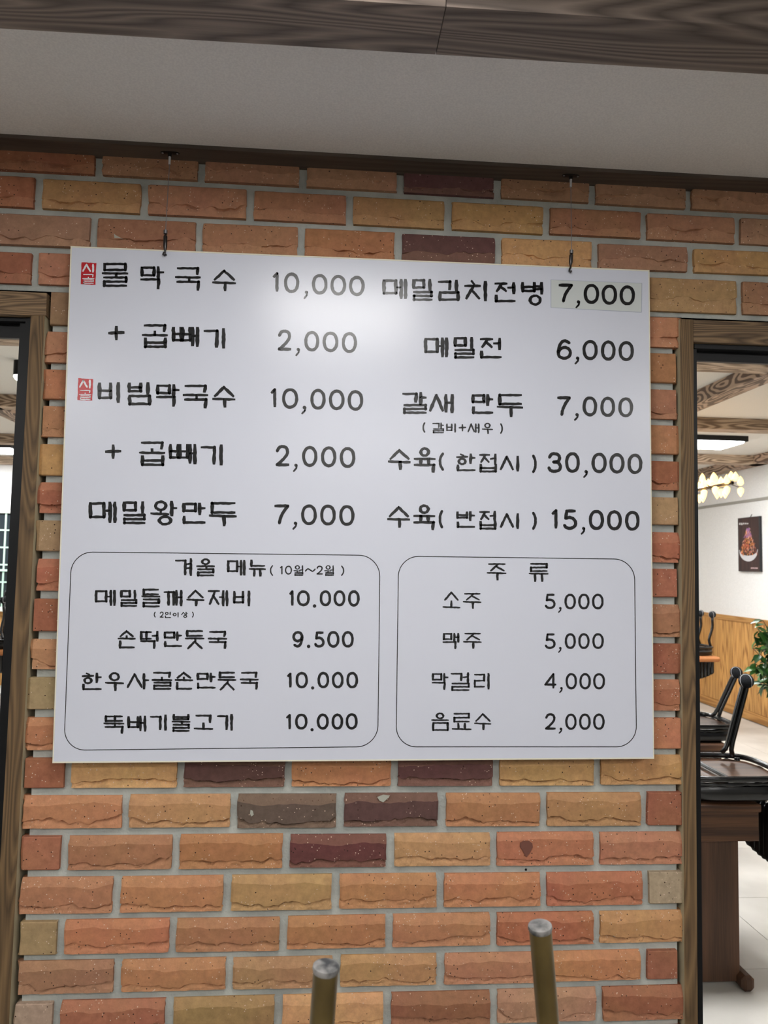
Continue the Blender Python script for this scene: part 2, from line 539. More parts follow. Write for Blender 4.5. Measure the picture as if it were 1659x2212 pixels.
def brick_mesh(w, h, kind, seed, rough_l=False, rough_r=False):
    g = np.random.RandomState(seed)
    nx = max(12, int(w / .0040))
    xs = np.linspace(0, w, nx + 1)

    def nz(amp, step, octv=3):
        out = np.zeros(nx + 1)
        for o in range(octv):
            n = max(3, int(w / (step / 2 ** o)) + 2)
            out += np.interp(np.linspace(0, n - 1, nx + 1), np.arange(n), g.uniform(-1, 1, n)) * amp / (1.8 ** o)
        return out
    rows = []      # (z array, depth array, torn)
    e = nz(.0006, .02)
    rx = .5 + .5 * np.sign(nz(1, .06) + .35)
    if kind == 'smooth':
        rows = [(0 * xs + 0, .0016 + e * .5, 0), (0 * xs + .0018, 0 * xs, 0), (0 * xs + h / 2, nz(.0002, .05), 0), (0 * xs + h - .0018, 0 * xs, 0), (0 * xs + h, .0016 + e * .5, 0)]
    elif kind == 'rock':
        b = np.clip(h * g.uniform(.17, .27) + nz(.0046, .05) + nz(.0028, .014, 3), .004, h * .42)
        if g.rand() < .4: b += np.clip((xs / w - .8), 0, 1) * h * g.uniform(.3, .9)
        if g.rand() < .3: b += np.clip((.2 - xs / w), 0, 1) * h * g.uniform(.3, .9)
        b = np.clip(b, .004, h * .45)
        t = np.clip(h * g.uniform(.68, .76) + nz(.0035, .06) + nz(.001, .012, 2), h * .6, h * .93)
        st = .0088 * np.clip(.6 + nz(.6, .03), .04, 1.3)     # depth of the overhang
        rows = [(0 * xs, .0018 + nz(.0008, .01), 1),
                (b * .33, .0026 + nz(.0012, .008), 1),
                (b * .68, st * .6 + .0018 + nz(.0012, .008), 1),
                (b - .0034 * np.clip(.7 + nz(.5, .02), .25, 1.4), st + .0022 + nz(.0006, .008), 1),
                (b - .0004, st * .9 + .0014, 1),
                (b, 0 * xs + nz(.0003, .02), 0),
                ((b + t) / 2, nz(.0003, .05), 0),
                (t, nz(.0002, .05), 0),
                (t + (h - t) * .33, .0022 + nz(.0006, .01), 1),
                (t + (h - t) * .68, .0050 + nz(.0008, .01), 1),
                (0 * xs + h, .0084 + nz(.0007, .01), 1)]
    else:  # 'upper'
        b = np.clip(h * g.uniform(.26, .42) + nz(.006, .05) + nz(.002, .012, 2), .006, h * .55)
        st = .0066 * np.clip(.25 + nz(.9, .03), 0, 1.2)
        rows = [(0 * xs, .0010 + nz(.0006, .01), 1),
                (b * .4, .0012 + nz(.0008, .008), 1),
                (b * .75, st * .5 + .0008 + nz(.0008, .008), 1),
                (b - .0022 * np.clip(.6 + nz(.5, .02), .2, 1.4), st + .0006 + nz(.0004, .01), 1),
                (b - .0004, st * .9 + .0004, 1),
                (b, nz(.0003, .02), 0),
                (0 * xs + h * .72, nz(.0003, .05), 0),
                (0 * xs + h - .002, nz(.0003, .04), 0),
                (0 * xs + h, .0018 + e, 0)]
    Z = np.array([r[0] for r in rows]); D = np.array([np.broadcast_to(r[1], xs.shape) for r in rows]); T = np.array([r[2] for r in rows])
    D = np.clip(D, -.0005, .0102)
    X = np.broadcast_to(xs, Z.shape).copy()
    # rounded side arrises, ragged ends
    D[:, 0] += .0018; D[:, -1] += .0018
    for side, fl in ((0, rough_l), (-1, rough_r)):
        j = g.uniform(-.0012, .0012, len(rows))
        if fl:
            j = np.cumsum(g.uniform(-.004, .004, len(rows)))
            D[:, side] += .003
        X[:, side] += j
    nr = len(rows)
    vf = np.stack([X, D, Z], -1).reshape(-1, 3)
    idx = np.arange(nr * (nx + 1)).reshape(nr, nx + 1)
    fs = []; torn = []
    for i in range(nr - 1):
        tt = 1.0 if (T[i] + T[i + 1]) >= 1 else 0.0
        for k in range(nx):
            fs.append((idx[i, k], idx[i, k + 1], idx[i + 1, k + 1], idx[i + 1, k])); torn.append(tt)
    # back loop
    loop = list(idx[0, :]) + list(idx[1:, -1]) + list(idx[-1, :-1][::-1]) + list(idx[1:-1, 0][::-1])
    nb = len(vf)
    back = vf[loop].copy(); back[:, 1] = .022
    vf = np.concatenate([vf, back])
    L = len(loop)
    for i in range(L):
        j = (i + 1) % L
        fs.append((loop[j], loop[i], nb + i, nb + j)); torn.append(0.0)
    me = bpy.data.meshes.new('brick')
    me.from_pydata(vf.tolist(), [], [tuple(int(a) for a in f) for f in fs])
    at = me.attributes.new('torn', 'FLOAT', 'FACE')
    at.data.foreach_set('value', torn)
    me.materials.append(BRICK)
    return me


wall = None
# core of the wall, with the two openings
HEADL, HEADR = aty(50, 628, 0).z, aty(1560, 690, 0).z
PL = [(-.70, 0), ]
X0L, X1L = -3.6, None
core = MB()
zl, zr = HEADL + .0, HEADR + .0
xl_top, xr_top = x_at(104, zl), x_at(1466, zr)
xl_bot = x_at(LEFTE[23], bedz(23, 0)); xr_bot = x_at(1479, bedz(23, 0))
# slight lean of the pier edges, as laid
kL = (xl_bot - xl_top) / (bedz(23, 0) - zl)
kR = (xr_bot - xr_top) / (bedz(23, 0) - zr)
pl = lambda z: xl_top + kL * (z - zl)
pr = lambda z: xr_top + kR * (z - zr)
OPL, OPR = pl(1.5) - 1.75, pr(1.5) + 1.75       # far sides of the openings


def slab(b, xa0, xa1, xb0, xb1, z0, z1, y0, y1):
    b.hexa([(xa0, y0, z0), (xa1, y0, z0), (xa1, y1, z0), (xa0, y1, z0), (xb0, y0, z1), (xb1, y0, z1), (xb1, y1, z1), (xb0, y1, z1)])


zt = min(zl, zr)
slab(core, pl(0) + .012, pr(0) - .012, pl(zt) + .012, pr(zt) - .012, 0, zt, .020, .20)
slab(core, -3.6, 4.2, -3.6, 4.2, max(zl, zr) , ZB, .020, .20)
slab(core, -3.6, .3, -3.6, .3, zl + 0.001, max(zl, zr), .020, .20)
slab(core, .3, 4.2, .3, 4.2, zr + 0.001, max(zl, zr), .020, .20)
slab(core, pl(zt)+.012, pr(zt)-.012, pl(zt)+.012, pr(zt)-.012, zt, max(zl, zr), .020, .20)
slab(core, -3.6, OPL, -3.6, OPL, 0, zl, .020, .20)
slab(core, OPR, 4.2, OPR, 4.2, 0, zr, .020, .20)
wall = core.build('wall_front', CORE, kind='structure')
# mortar bed joints and head joints: one continuous skin, a finger's width back from the brick faces
mort = MB()
mz = bedz(4, 0)
zE = bedz(25, 0)
nseg = 60
g = np.random.RandomState(3)
yv = .0112
slab(mort, pl(0) + .009, pr(0) - .010, pl(zl) + .009, pr(zl) - .010, 0, zt, yv, .020)
slab(mort, -1.9, .3, -1.9, .3, zl + .004, max(zl, zr) + .0, yv, .020)
slab(mort, .3, 2.1, .3, 2.1, zr + .004, max(zl, zr) + .0, yv, .020)
slab(mort, -1.9, 2.1, -1.9, 2.1, max(zl, zr), ZC + .02, yv, .020)
slab(mort, pl(zt) + .014, pr(zt) - .016, pl(zt) + .014, pr(zt) - .016, zt, max(zl, zr), yv, .020)
mo = mort.build('mortar', MORTAR, wall)
GAP = .0165
nb_ = 0
for r in range(0, 26):
    top, bot = (r - 1 if r > 0 else None), r
    zmid = bedz(r, 0) + PZ / 2
    full = r <= 4
    if r == 0:
        js = [x_at(u, zmid) for u in ODD3]; js = [a - .11 for a in js]
        cols = 'BSTBSBSBSS'
    elif r in ROWJ:
        js = [x_at(u, zmid) for u in ROWJ[r]]
        cols = ROWC[r]
    else:
        if r > 23:
            src = (23 if r % 2 else 22); js = [x_at(u, bedz(src, 0) + PZ / 2) for u in ROWJ[src]]
        elif r % 2:
            a = [x_at(u, bedz(3, 0) + PZ / 2) for u in ODD3[:6]]; b = [x_at(u, bedz(17, 0) + PZ / 2) for u in ODD17]
            js = [p + (q - p) * (r - 3) / 14 for p, q in zip(a, b)]
        else:
            a = [x_at(u, bedz(2, 0) + PZ / 2) for u in EV2[1:7]]; b = [x_at(u, bedz(18, 0) + PZ / 2) for u in EV18]
            js = [p + (q - p) * (r - 2) / 16 for p, q in zip(a, b)]
        cols = ROWC.get(r, 'OTPORTO')
    if full:
        first = js[0]; last = js[-1]
        js = [first - .22 * k for k in range(3, 0, -1)] + js + [last + .215 * k for k in range(1, 4)]
        cols = 'RO' + cols + 'SBO'
        segs = list(zip(js[:-1], js[1:]))
    else:
        a = x_at(LEFTE[r], zmid) - GAP / 2; b = x_at(RIGHTE[r], zmid) + GAP / 2
        js = [j for j in js if a + .05 < j < b - .05]
        ends = [a] + js + [b]
        segs = list(zip(ends[:-1], ends[1:]))
    for i, (xa, xb) in enumerate(segs):
        w = xb - xa - GAP * rnd.uniform(.85, 1.12)
        xc = (xa + xb) / 2
        # cut bricks above openings that would hang into the casing
        zb = bedz(r, xc) + GAP * rnd.uniform(.42, .56)
        ztp = (bedz(r - 1, xc) if r > 0 else bedz(0, xc) + PZ) - GAP * rnd.uniform(.40, .55)
        h = ztp - zb
        edge_l, edge_r = (not full and i == 0), (not full and i == len(segs) - 1)
        kind = 'upper' if r <= 4 else 'rock'
        if r > 4 and w < .14: kind = 'smooth'
        if r in (5, ) : kind = 'smooth' if i == 0 else 'upper'
        if r in (6, 7, 8, 9) and kind == 'rock': kind = 'upper'
        nb_ += 1
        me = brick_mesh(w, h, kind, nb_ * 11 + r, edge_l, edge_r)
        o = bpy.data.objects.new('brick', me)
        COL.objects.link(o)
        o.parent = wall
        o.location = (xc - w / 2, rnd.uniform(-.0012, .0012), zb)
        ang = math.atan(BEDF[r][0])
        o.rotation_euler = (0, -ang + rnd.uniform(-.003, .003), 0)
        c = PAL[cols[i % len(cols)]]
        m_ = sum(c) / 3
        c = tuple(q + (m_ - q) * .10 for q in c)
        j = rnd.uniform(.93, 1.07)
        o.color = rgb(*[min(255, q * j * rnd.uniform(.97, 1.03)) for q in c])

# ================================================================== CASINGS AND BLACK FRAMES OF THE TWO OPENINGS
def beam_quad(px_pts, y0, y1, mb, mi=0):
    """px_pts: outline (bl, br, tr, tl) of the front face in the photograph, on plane y0; y1 = back plane"""
    p = [aty(u, v, y0) for u, v in px_pts]
    q = [Vector((a.x, y1, a.z)) for a in p]
    mb.hexa([p[0], p[1], q[1], q[0], p[3], p[2], q[2], q[3]], mi)


def plank(name, px_pts, y0, y1, m, parent, edge=None):
    p = [aty(u, v, y0) for u, v in px_pts]
    q = [Vector((a.x, y1, a.z)) for a in p]
    b = MB()
    b.add([p[0], p[1], q[1], q[0], p[3], p[2], q[2], q[3]], [(0, 1, 5, 4)], 0)
    b.add([p[0], p[1], q[1], q[0], p[3], p[2], q[2], q[3]], [(3, 2, 1, 0), (4, 5, 6, 7), (1, 2, 6, 5), (2, 3, 7, 6), (3, 0, 4, 7)], 1 if edge else 0)
    return b.build(name, [m, edge] if edge else m, parent)


Y0 = -.006
w2 = empty('window_2', aty(1500, 1400, 0), kind='structure')
plank('casing', [(1480.5, 2420), (1508.5, 2420), (1497.6, 690.5), (1468.8, 689)], Y0, .13, STILE, w2, RAWEDGE)
plank('casing', [(1498.3, 738.4), (1930, 754.5), (1930, 706), (1498.3, 691)], Y0 + .002, .13, RAIL, w2)
w1 = empty('window_1', aty(60, 1400, 0), kind='structure')
plank('casing', [(-31, 2420), (9.0, 2420), (97, 681), (66.8, 679.5)], Y0, .13, STILE, w1, RAWEDGE)
plank('casing', [(-330, 669), (99.5, 681.5), (101, 633), (-330, 614)], Y0 - .002, .13, RAIL, w1)


def frame_part(px_pts, y0, y1, parent, name='frame', m=BLACKF):
    b = MB()
    beam_quad(px_pts, y0, y1, b)
    return b.build(name, m, parent)


# black aluminium profiles, set back in the reveal
frame_part([(1509.5, 2420), (1520.5, 2420), (1504.6, 738), (1497, 738)], .012, .10, w2)
frame_part([(1500, 752), (1930, 768), (1930, 752), (1500, 736)], .008, .04, w2)
frame_part([(1504, 757.5), (1930, 773), (1930, 768), (1504, 752)], .030, .044, w2, 'seal_strip', GREYL)
frame_part([(1504, 779), (1930, 797), (1930, 772), (1504, 757)], .034, .045, w2)
frame_part([(-46, 2420), (-30.5, 2420), (56.5, 679), (44.5, 679)], .020, .10, w1)
frame_part([(-37, 2420), (-31, 2420), (67.2, 679), (56, 679)], .008, .10, w1)
frame_part([(-330, 682), (68, 695), (68, 680), (-330, 667)], .010, .04, w1)
frame_part([(-330, 688), (52, 700), (52, 695), (-330, 683)], .030, .046, w1, 'seal_strip', GREYL)
frame_part([(-330, 720), (52, 731), (52, 699), (-330, 687)], .036, .047, w1)

# ================================================================== FRONT ROOM SHELL
b = MB().box((-3.6, -4.2, ZC), (4.2, .0195, ZC + .05))
b.build('ceiling', CEIL, kind='structure')
MBACK = BEAMX
# flat wooden strip along the top of the wall (its underside is what shows)
za = atz  # alias
pa, pb = aty(0, 303, 0.02), aty(1659, 386, 0.02)
y_m0 = atz(0, 277, ZC - .006).y; y_m1 = atz(1659, 363, ZC - .006).y
b = MB()
xa, xb = -2.2, 2.4
b.box((xa, -.052, ZC - .008), (xb, .012, ZC + .002))
b.build('trim_1', BEAMX, kind='structure')
# big beam hanging under the ceiling, made of two lengths of boxing that meet at a joint
ZBM = ZC - .068
b1 = atz(829, 111, ZBM); b2 = atz(1240, 32, ZBM)
ang = math.atan2(atz(1659, 160.5, ZBM).y - atz(0, 61, ZBM).y, atz(1659, 160.5, ZBM).x - atz(0, 61, ZBM).x)
xj = atz(946, 95, ZBM).x
ybk = lambda x: atz(829, 111, ZBM).y + math.tan(ang) * (x - atz(829, 111, ZBM).x)
wbm = ybk(atz(1240, 32, ZBM).x) - atz(1240, 32, ZBM).y
trim2 = None
BM2 = woodmat('boxed beam film', rgb(76, 66, 60), rgb(134, 120, 110), 'X', ring=22, stretch=.07, warp=4, fine=.4, bstr=.5, contrast=(.15, .85), offs=(.3, .2, .1))
for nm, x0, x1 in (('trim_2', -3.4, xj - .0006), ('trim_2', xj + .0006, 3.6)):
    b = MB()
    ya, yb_ = ybk(x0), ybk(x1)
    b.hexa([(x0, ya - wbm, ZBM), (x1, yb_ - wbm, ZBM), (x1, yb_, ZBM), (x0, ya, ZBM), (x0, ya - wbm, ZC + .01), (x1, yb_ - wbm, ZC + .01), (x1, yb_, ZC + .01), (x0, ya, ZC + .01)])
    if trim2 is None:
        trim2 = b.build(nm, BM2, kind='structure')
    else:
        b.build('beam_board', BM2, trim2)
b = MB().box((-3.7, -4.3, 0), (-3.6, 0.2, ZB)); b.build('wall_left', WALLW, kind='structure')
b = MB().box((-3.7, -4.4, 0), (4.3, -4.3, ZC)); b.build('wall_back', WALLW, kind='structure')
b = MB().box((4.2, -4.3, 0), (4.3, 0.2, ZB)); b.build('wall_side', WALLW, kind='structure')

# small marks on the wall: a plugged anchor stain with its hole, a white chip, smears of mortar
STAINM = plain('brown plug stain', rgb(112, 70, 58), .8)
CHIP = plain('pale mortar smear', rgb(172, 172, 160), .9)


def smear(name, pts, m, y=-.0022):
    P = [aty(u, v, y) for u, v in pts]
    b = MB(); n = len(P)
    Q = [Vector((p.x, y + .0022, p.z)) for p in P]
    b.add(P + Q, [tuple(range(n))] + [(i, n + i, n + (i + 1) % n, (i + 1) % n) for i in range(n)])
    return b.build(name, m, wall)


smear('stain', [(1137, 1852), (1129, 1838), (1123, 1829), (1124, 1821), (1131, 1817), (1143, 1817), (1150, 1822), (1151, 1830), (1145, 1842)], STAINM)
smear('mortar_smear', [(246, 504), (250, 508), (265, 516), (256, 514), (247, 514)], CHIP, -.001)
smear('mortar_smear', [(815, 1722), (828, 1717), (842, 1719), (836, 1726), (828, 1733), (820, 1730)], CHIP, -.001)
smear('mortar_smear', [(541, 1750), (546, 1752), (548, 1760), (543, 1764), (540, 1758)], CHIP)
hb = aty(1136, 1878.5, .0112)
MB().ball((hb.x, .0112, hb.z), .0026, 10).build('anchor_hole', plain('black hole', (0.003, 0.003, 0.003, 1), 1), wall, smooth='all')
# ================================================================== THE MENU BOARD
YB = -.030
board = empty('menu_board', aty(760, 1640, YB), label='white menu board in Korean with prices, hung on wires over the brick wall', cat='menu board')
q = [aty(u, v, YB) for u, v in ((113, 1648.5), (1413, 1639), (1403, 583.5), (152.5, 531.5))]
b = MB()
bk = [Vector((a.x, YB + .008, a.z)) for a in q]
allp = [q[0], q[1], bk[1], bk[0], q[3], q[2], bk[2], bk[3]]
b.add(allp, [(0, 1, 5, 4)], 0)
b.add(allp, [(3, 2, 1, 0), (4, 5, 6, 7), (1, 2, 6, 5), (2, 3, 7, 6), (3, 0, 4, 7)], 1)
b.build('panel', [BOARDM, FOAMEDGE], board)
# thin cream lip of the foam core around the printed sheet
lip = MB()
qi = [aty(u, v, YB - .0006) for u, v in ((115.5, 1645.5), (1411, 1636.3), (1400.8, 586), (155, 534.3))]
qo = [aty(u, v, YB - .0006) for u, v in ((113, 1648.5), (1413, 1639), (1403, 583.5), (152.5, 531.5))]
for i in range(4):
    j = (i + 1) % 4
    A, B_, C_, D_ = qo[i], qo[j], qi[j], qi[i]
    lip.hexa([A, B_, Vector((B_.x, YB + .001, B_.z)), Vector((A.x, YB + .001, A.z)), D_, C_, Vector((C_.x, YB + .001, C_.z)), Vector((D_.x, YB + .001, D_.z))])
lip.build('edge_lip', FOAMEDGE, board)

# ---- lettering: every letter is drawn from pen strokes, laid flat on the board
rs = random.Random(11)


def cr(pts, n=7):
    out = []
    P = [pts[0]] + list(pts) + [pts[-1]]
    for i in range(1, len(P) - 2):
        p0, p1, p2, p3 = P[i - 1], P[i], P[i + 1], P[i + 2]
        for k in range(n):
            t = k / n
            out.append(tuple(.5 * ((2 * p1[a]) + (-p0[a] + p2[a]) * t + (2 * p0[a] - 5 * p1[a] + 4 * p2[a] - p3[a]) * t * t + (-p0[a] + 3 * p1[a] - 3 * p2[a] + p3[a]) * t ** 3) for a in (0, 1)))
    out.append(tuple(pts[-1]))
    return out


def ell(x0=0, y0=0, x1=1, y1=1, n=26, sq=1.0):
    cx, cy, a, b_ = (x0 + x1) / 2, (y0 + y1) / 2, (x1 - x0) / 2, (y1 - y0) / 2
    o = []
    for k in range(n + 1):
        t = 2 * math.pi * k / n - math.pi / 2
        c, s_ = math.cos(t), math.sin(t)
        o.append((cx + a * math.copysign(abs(c) ** sq, c), cy + b_ * math.copysign(abs(s_) ** sq, s_)))
    return o


JL = {  # consonants, unit box, y down
    'ㄱ': [[(0, .04), (1, .04), (.96, 1)]], 'ㄴ': [[(0, 0), (0, 1), (1, 1)]], 'ㄷ': [[(1, 0), (0, 0), (0, 1), (1, 1)]],
    'ㄹ': [[(0, 0), (1, 0), (1, .5), (0, .5), (0, 1), (1, 1)]], 'ㅁ': [[(0, 0), (1, 0), (1, 1), (0, 1), (0, -.02)]],
    'ㅂ': [[(0, 0), (0, 1), (1, 1), (1, 0)], [(0, .5), (1, .5)]], 'ㅅ': [[(.5, 0), (0, 1)], [(.48, 0), (1, 1)]],
    'ㅇ': ['o'], 'ㅈ': [[(0, 0), (1, 0)], [(.58, .05), (.12, 1)], [(.45, .35), (.95, 1)]],
    'ㅊ': [[(.45, -.05), (.6, .12)], [(0, .24), (1, .24)], [(.56, .25), (.08, 1)], [(.45, .5), (.95, 1)]],
    'ㅎ': [[(.38, .0), (.62, .1)], [(0, .28), (1, .24)], 'h']}
DBL = {'ㅃ': 'ㅂ', 'ㄲ': 'ㄱ', 'ㄸ': 'ㄷ'}
CHO = 'ㄱㄲㄴㄷㄸㄹㅁㅂㅃㅅㅆㅇㅈㅉㅊㅋㅌㅍㅎ'
JONG = ['', 'ㄱ', 'ㄲ', 'ㄳ', 'ㄴ', 'ㄵ', 'ㄶ', 'ㄷ', 'ㄹ', 'ㄺ', 'ㄻ', 'ㄼ', 'ㄽ', 'ㄾ', 'ㄿ', 'ㅀ', 'ㅁ', 'ㅂ', 'ㅄ', 'ㅅ', 'ㅆ', 'ㅇ', 'ㅈ', 'ㅊ', 'ㅋ', 'ㅌ', 'ㅍ', 'ㅎ']
VV = {0: [[(.3, 0), (.3, 1)], [(.3, .42), (1, .42)]], 1: [[(.1, 0), (.1, .96)], [(.1, .45), (.9, .45)], [(.9, 0), (.9, 1)]],
      4: [[(0, .45), (.8, .42)], [(.85, 0), (.85, 1)]], 5: [[(-.25, .42), (.3, .42)], [(.35, 0), (.35, 1)], [(1, 0), (1, 1)]],
      6: [[(0, .33), (.85, .3)], [(0, .58), (.85, .56)], [(.9, 0), (.9, 1)]], 20: [[(.7, 0), (.7, 1)]],
      8: [[(.5, -.1), (.5, .85)], [(0, .9), (1, 1.0)]], 13: [[(0, .08), (1, .16)], [(.55, .1), (.55, 1)]],
      12: [[(.32, 0), (.32, .9)], [(.68, 0), (.68, .9)], [(0, .9), (1, .98)]],
      17: [[(0, .08), (1, .12)], [(.32, .1), (.3, 1)], [(.68, .1), (.7, 1)]], 18: [[(0, .4), (1, .5)]]}


def place(st, bx):
    x0, y0, x1, y1 = bx
    out = []
    for s_ in st:
        if s_ == 'o':
            w_, h_ = x1 - x0, y1 - y0
            out.append(('c', [(x0 + w_ * a, y0 + h_ * c) for a, c in ell()]))
        elif s_ == 'h':
            out.append(('c', [(x0 + (x1 - x0) * a, y0 + (y1 - y0) * c) for a, c in ell(.18, .45, .82, 1)]))
        else:
            out.append(('p', [(x0 + (x1 - x0) * a, y0 + (y1 - y0) * c) for a, c in s_]))
    return out


def cons(j, bx):
    if j in DBL:
        x0, y0, x1, y1 = bx
        w_ = (x1 - x0)
        g_ = .1 * w_
        return cons(DBL[j], (x0, y0, x0 + w_ * .45, y1)) + cons(DBL[j], (x0 + w_ * .55, y0, x1, y1))
    return place(JL[j], bx)


def syl(ch):
    c = ord(ch) - 0xAC00
    l, v, t = CHO[c // 588], (c % 588) // 28, JONG[c % 28]
    out = []
    if v in (8, 12, 13, 17, 18):
        if not t:
            big = l in 'ㅅㅈ'
            if v in (8, 12):
                lb = (.1, 0, .9, .5); vb = (0, .62, 1, 1)
            else:
                lb = (.08, 0, .95, .46 if l == 'ㅅ' else .42); vb = (0, .57 if l == 'ㅅ' else .52, 1, 1)
            if l == 'ㅇ': lb = (.26, 0, .74, .42)
            if l == 'ㄴ': lb = (.12, 0, .95, .36)
            out += cons(l, lb) + place(VV[v], vb)
        else:
            lb = (.08, 0, .92, .27)
            if l == 'ㅇ': lb = (.3, 0, .7, .3)
            if l == 'ㅅ': lb = (.12, 0, .88, .32)
            if v in (8,):
                vb = (0, .32, 1, .47); tb = (.1, .62, .94, 1)
            elif v == 17:
                vb = (0, .42, 1, .66); tb = (.0, .7, .97, 1)
            elif v == 18:
                vb = (0, .34, 1, .48); tb = (.08, .58, .97, 1)
            else:
                vb = (0, .41, 1, .57); tb = (.06, .62, .95, 1)
            if t == 'ㅅ': tb = (.12, .6, .9, 1)
            out += cons(l, lb) + place(VV[v], vb) + cons(t, tb)
    elif v in (9, 14):
        out += cons(l, (.17, 0, .58, .36))
        out += [('p', [(0, .52), (.68, .56)])]
        if v == 9:
            out += [('p', [(.38, .36), (.38, .5)]), ('p', [(.82, 0), (.82, .6)]), ('p', [(.82, .28), (1, .28)])]
            tb = (.32, .66, .78, 1)
        else:
            out += [('p', [(.36, .52), (.36, .68)]), ('p', [(.62, .46), (.86, .44)]), ('p', [(.92, 0), (.92, .62)])]
            tb = (.12, .72, .95, 1)
        out += cons(t, tb)
    else:
        wide = v in (1, 5)
        hasr = v == 0
        if not t:
            xe = .54 if wide else (.62 if v != 20 else .6)
            lb = (.0, .04, xe, .74)
            if l in 'ㄱㄲ': lb = (0, .06, xe, .96)
            if l in 'ㅅㅈㅊ': lb = (0, .0, .68 if v in (20, 0) else .56, .9)
            if l == 'ㅂ' and v == 20: lb = (.03, .02, .55, .78)
            if l == 'ㅃ': lb = (0, .0, .68, .68)
            if l == 'ㅇ': lb = (0, .18, .55, .72)
            if l == 'ㄹ': lb = (0, .06, .62, .86)
            vb = (.66 if wide else .7, 0, 1, 1)
            if l == 'ㅃ': vb = (.76, 0, 1, 1)
            if l in 'ㅅㅈㅊ' and v == 20: vb = (.8, 0, 1, 1)
            if v == 5: vb = (.68, 0, .98, 1)
            out += cons(l, lb) + place(VV[v], vb)
        else:
            xe = .52 if wide else .58
            lb = (.03, .02, xe, .38)
            if l in 'ㄱㄸ': lb = (0, .03, xe, .44)
            if l in 'ㅈ': lb = (.02, .02, xe, .44)
            if l == 'ㅎ': lb = (.0, .0, xe, .62)
            if l == 'ㅇ': lb = (.05, .03, .52, .45)
            if l == 'ㅅ': lb = (0, .02, .62, .5)
            vb = (.68, 0, 1, .56)
            if v == 20: vb = (.72, 0, 1, .5)
            if v == 6: vb = (.6, .02, .97, .5)
            tb = (.05, .62, 1, 1)
            if t == 'ㄴ': tb = (.05, .7, 1, 1)
            if t == 'ㄱ': tb = (0, .56, .8, 1); 
            if t == 'ㅇ': tb = (.38, .6, .86, 1)
            if t == 'ㅂ': tb = (.06, .6, .98, 1)
            out += cons(l, lb) + place(VV[v], vb) + cons(t, tb)
    return out


DG = {'0': [('c', ell(sq=.92))], '1': [('p', [(0, .2), (.85, .03), (.85, 1)])],
      '2': [('s', cr([(.05, .24), (.2, .06), (.5, 0), (.82, .07), (.93, .27), (.82, .5), (.4, .8), (.02, 1)])), ('p', [(.02, 1), (1, 1)])],
      '3': [('s', cr([(.05, .2), (.22, .04), (.5, 0), (.8, .06), (.92, .24), (.8, .42), (.4, .47)])), ('s', cr([(.4, .47), (.8, .52), (1, .72), (.88, .93), (.5, 1), (.15, .95), (0, .8)]))],
      '4': [('p', [(.78, 1), (.78, 0), (0, .76), (1, .76)])],
      '5': [('p', [(.92, .0), (.2, 0), (.1, .42)]), ('s', cr([(.1, .42), (.45, .37), (.82, .46), (1, .68), (.88, .9), (.5, 1), (.15, .95), (0, .83)]))],
      '6': [('s', cr([(.9, .12), (.55, 0), (.2, .16), (.0, .6), (.12, .9), (.5, 1), (.88, .9), (1, .67), (.86, .46), (.5, .38), (.15, .5), (.02, .68)]))],
      '7': [('p', [(0, .02), (1, .02)]), ('s', cr([(1, .02), (.62, .4), (.42, .7), (.32, 1)]))],
      '9': [('s', cr([(.1, .9), (.45, 1), (.8, .84), (1, .4), (.88, .1), (.5, 0), (.12, .1), (0, .33), (.14, .54), (.5, .62), (.85, .5), (.98, .32)]))],
      ',': [('b', (.55, .22, .3)), ('p', [(.75, .2), (.62, .62), (.15, 1)])], '.': [('b', (.5, .5, .5))],
      '+': [('p', [(0, .5), (1, .45)]), ('p', [(.5, 0), (.5, 1)])],
      '(': [('s', cr([(1, 0), (.2, .3), (.2, .7), (1, 1)]))], ')': [('s', cr([(0, 0), (.8, .3), (.8, .7), (0, 1)]))],
      '~': [('s', cr([(0, .7), (.25, .25), (.5, .5), (.75, .75), (1, .3)]))]}


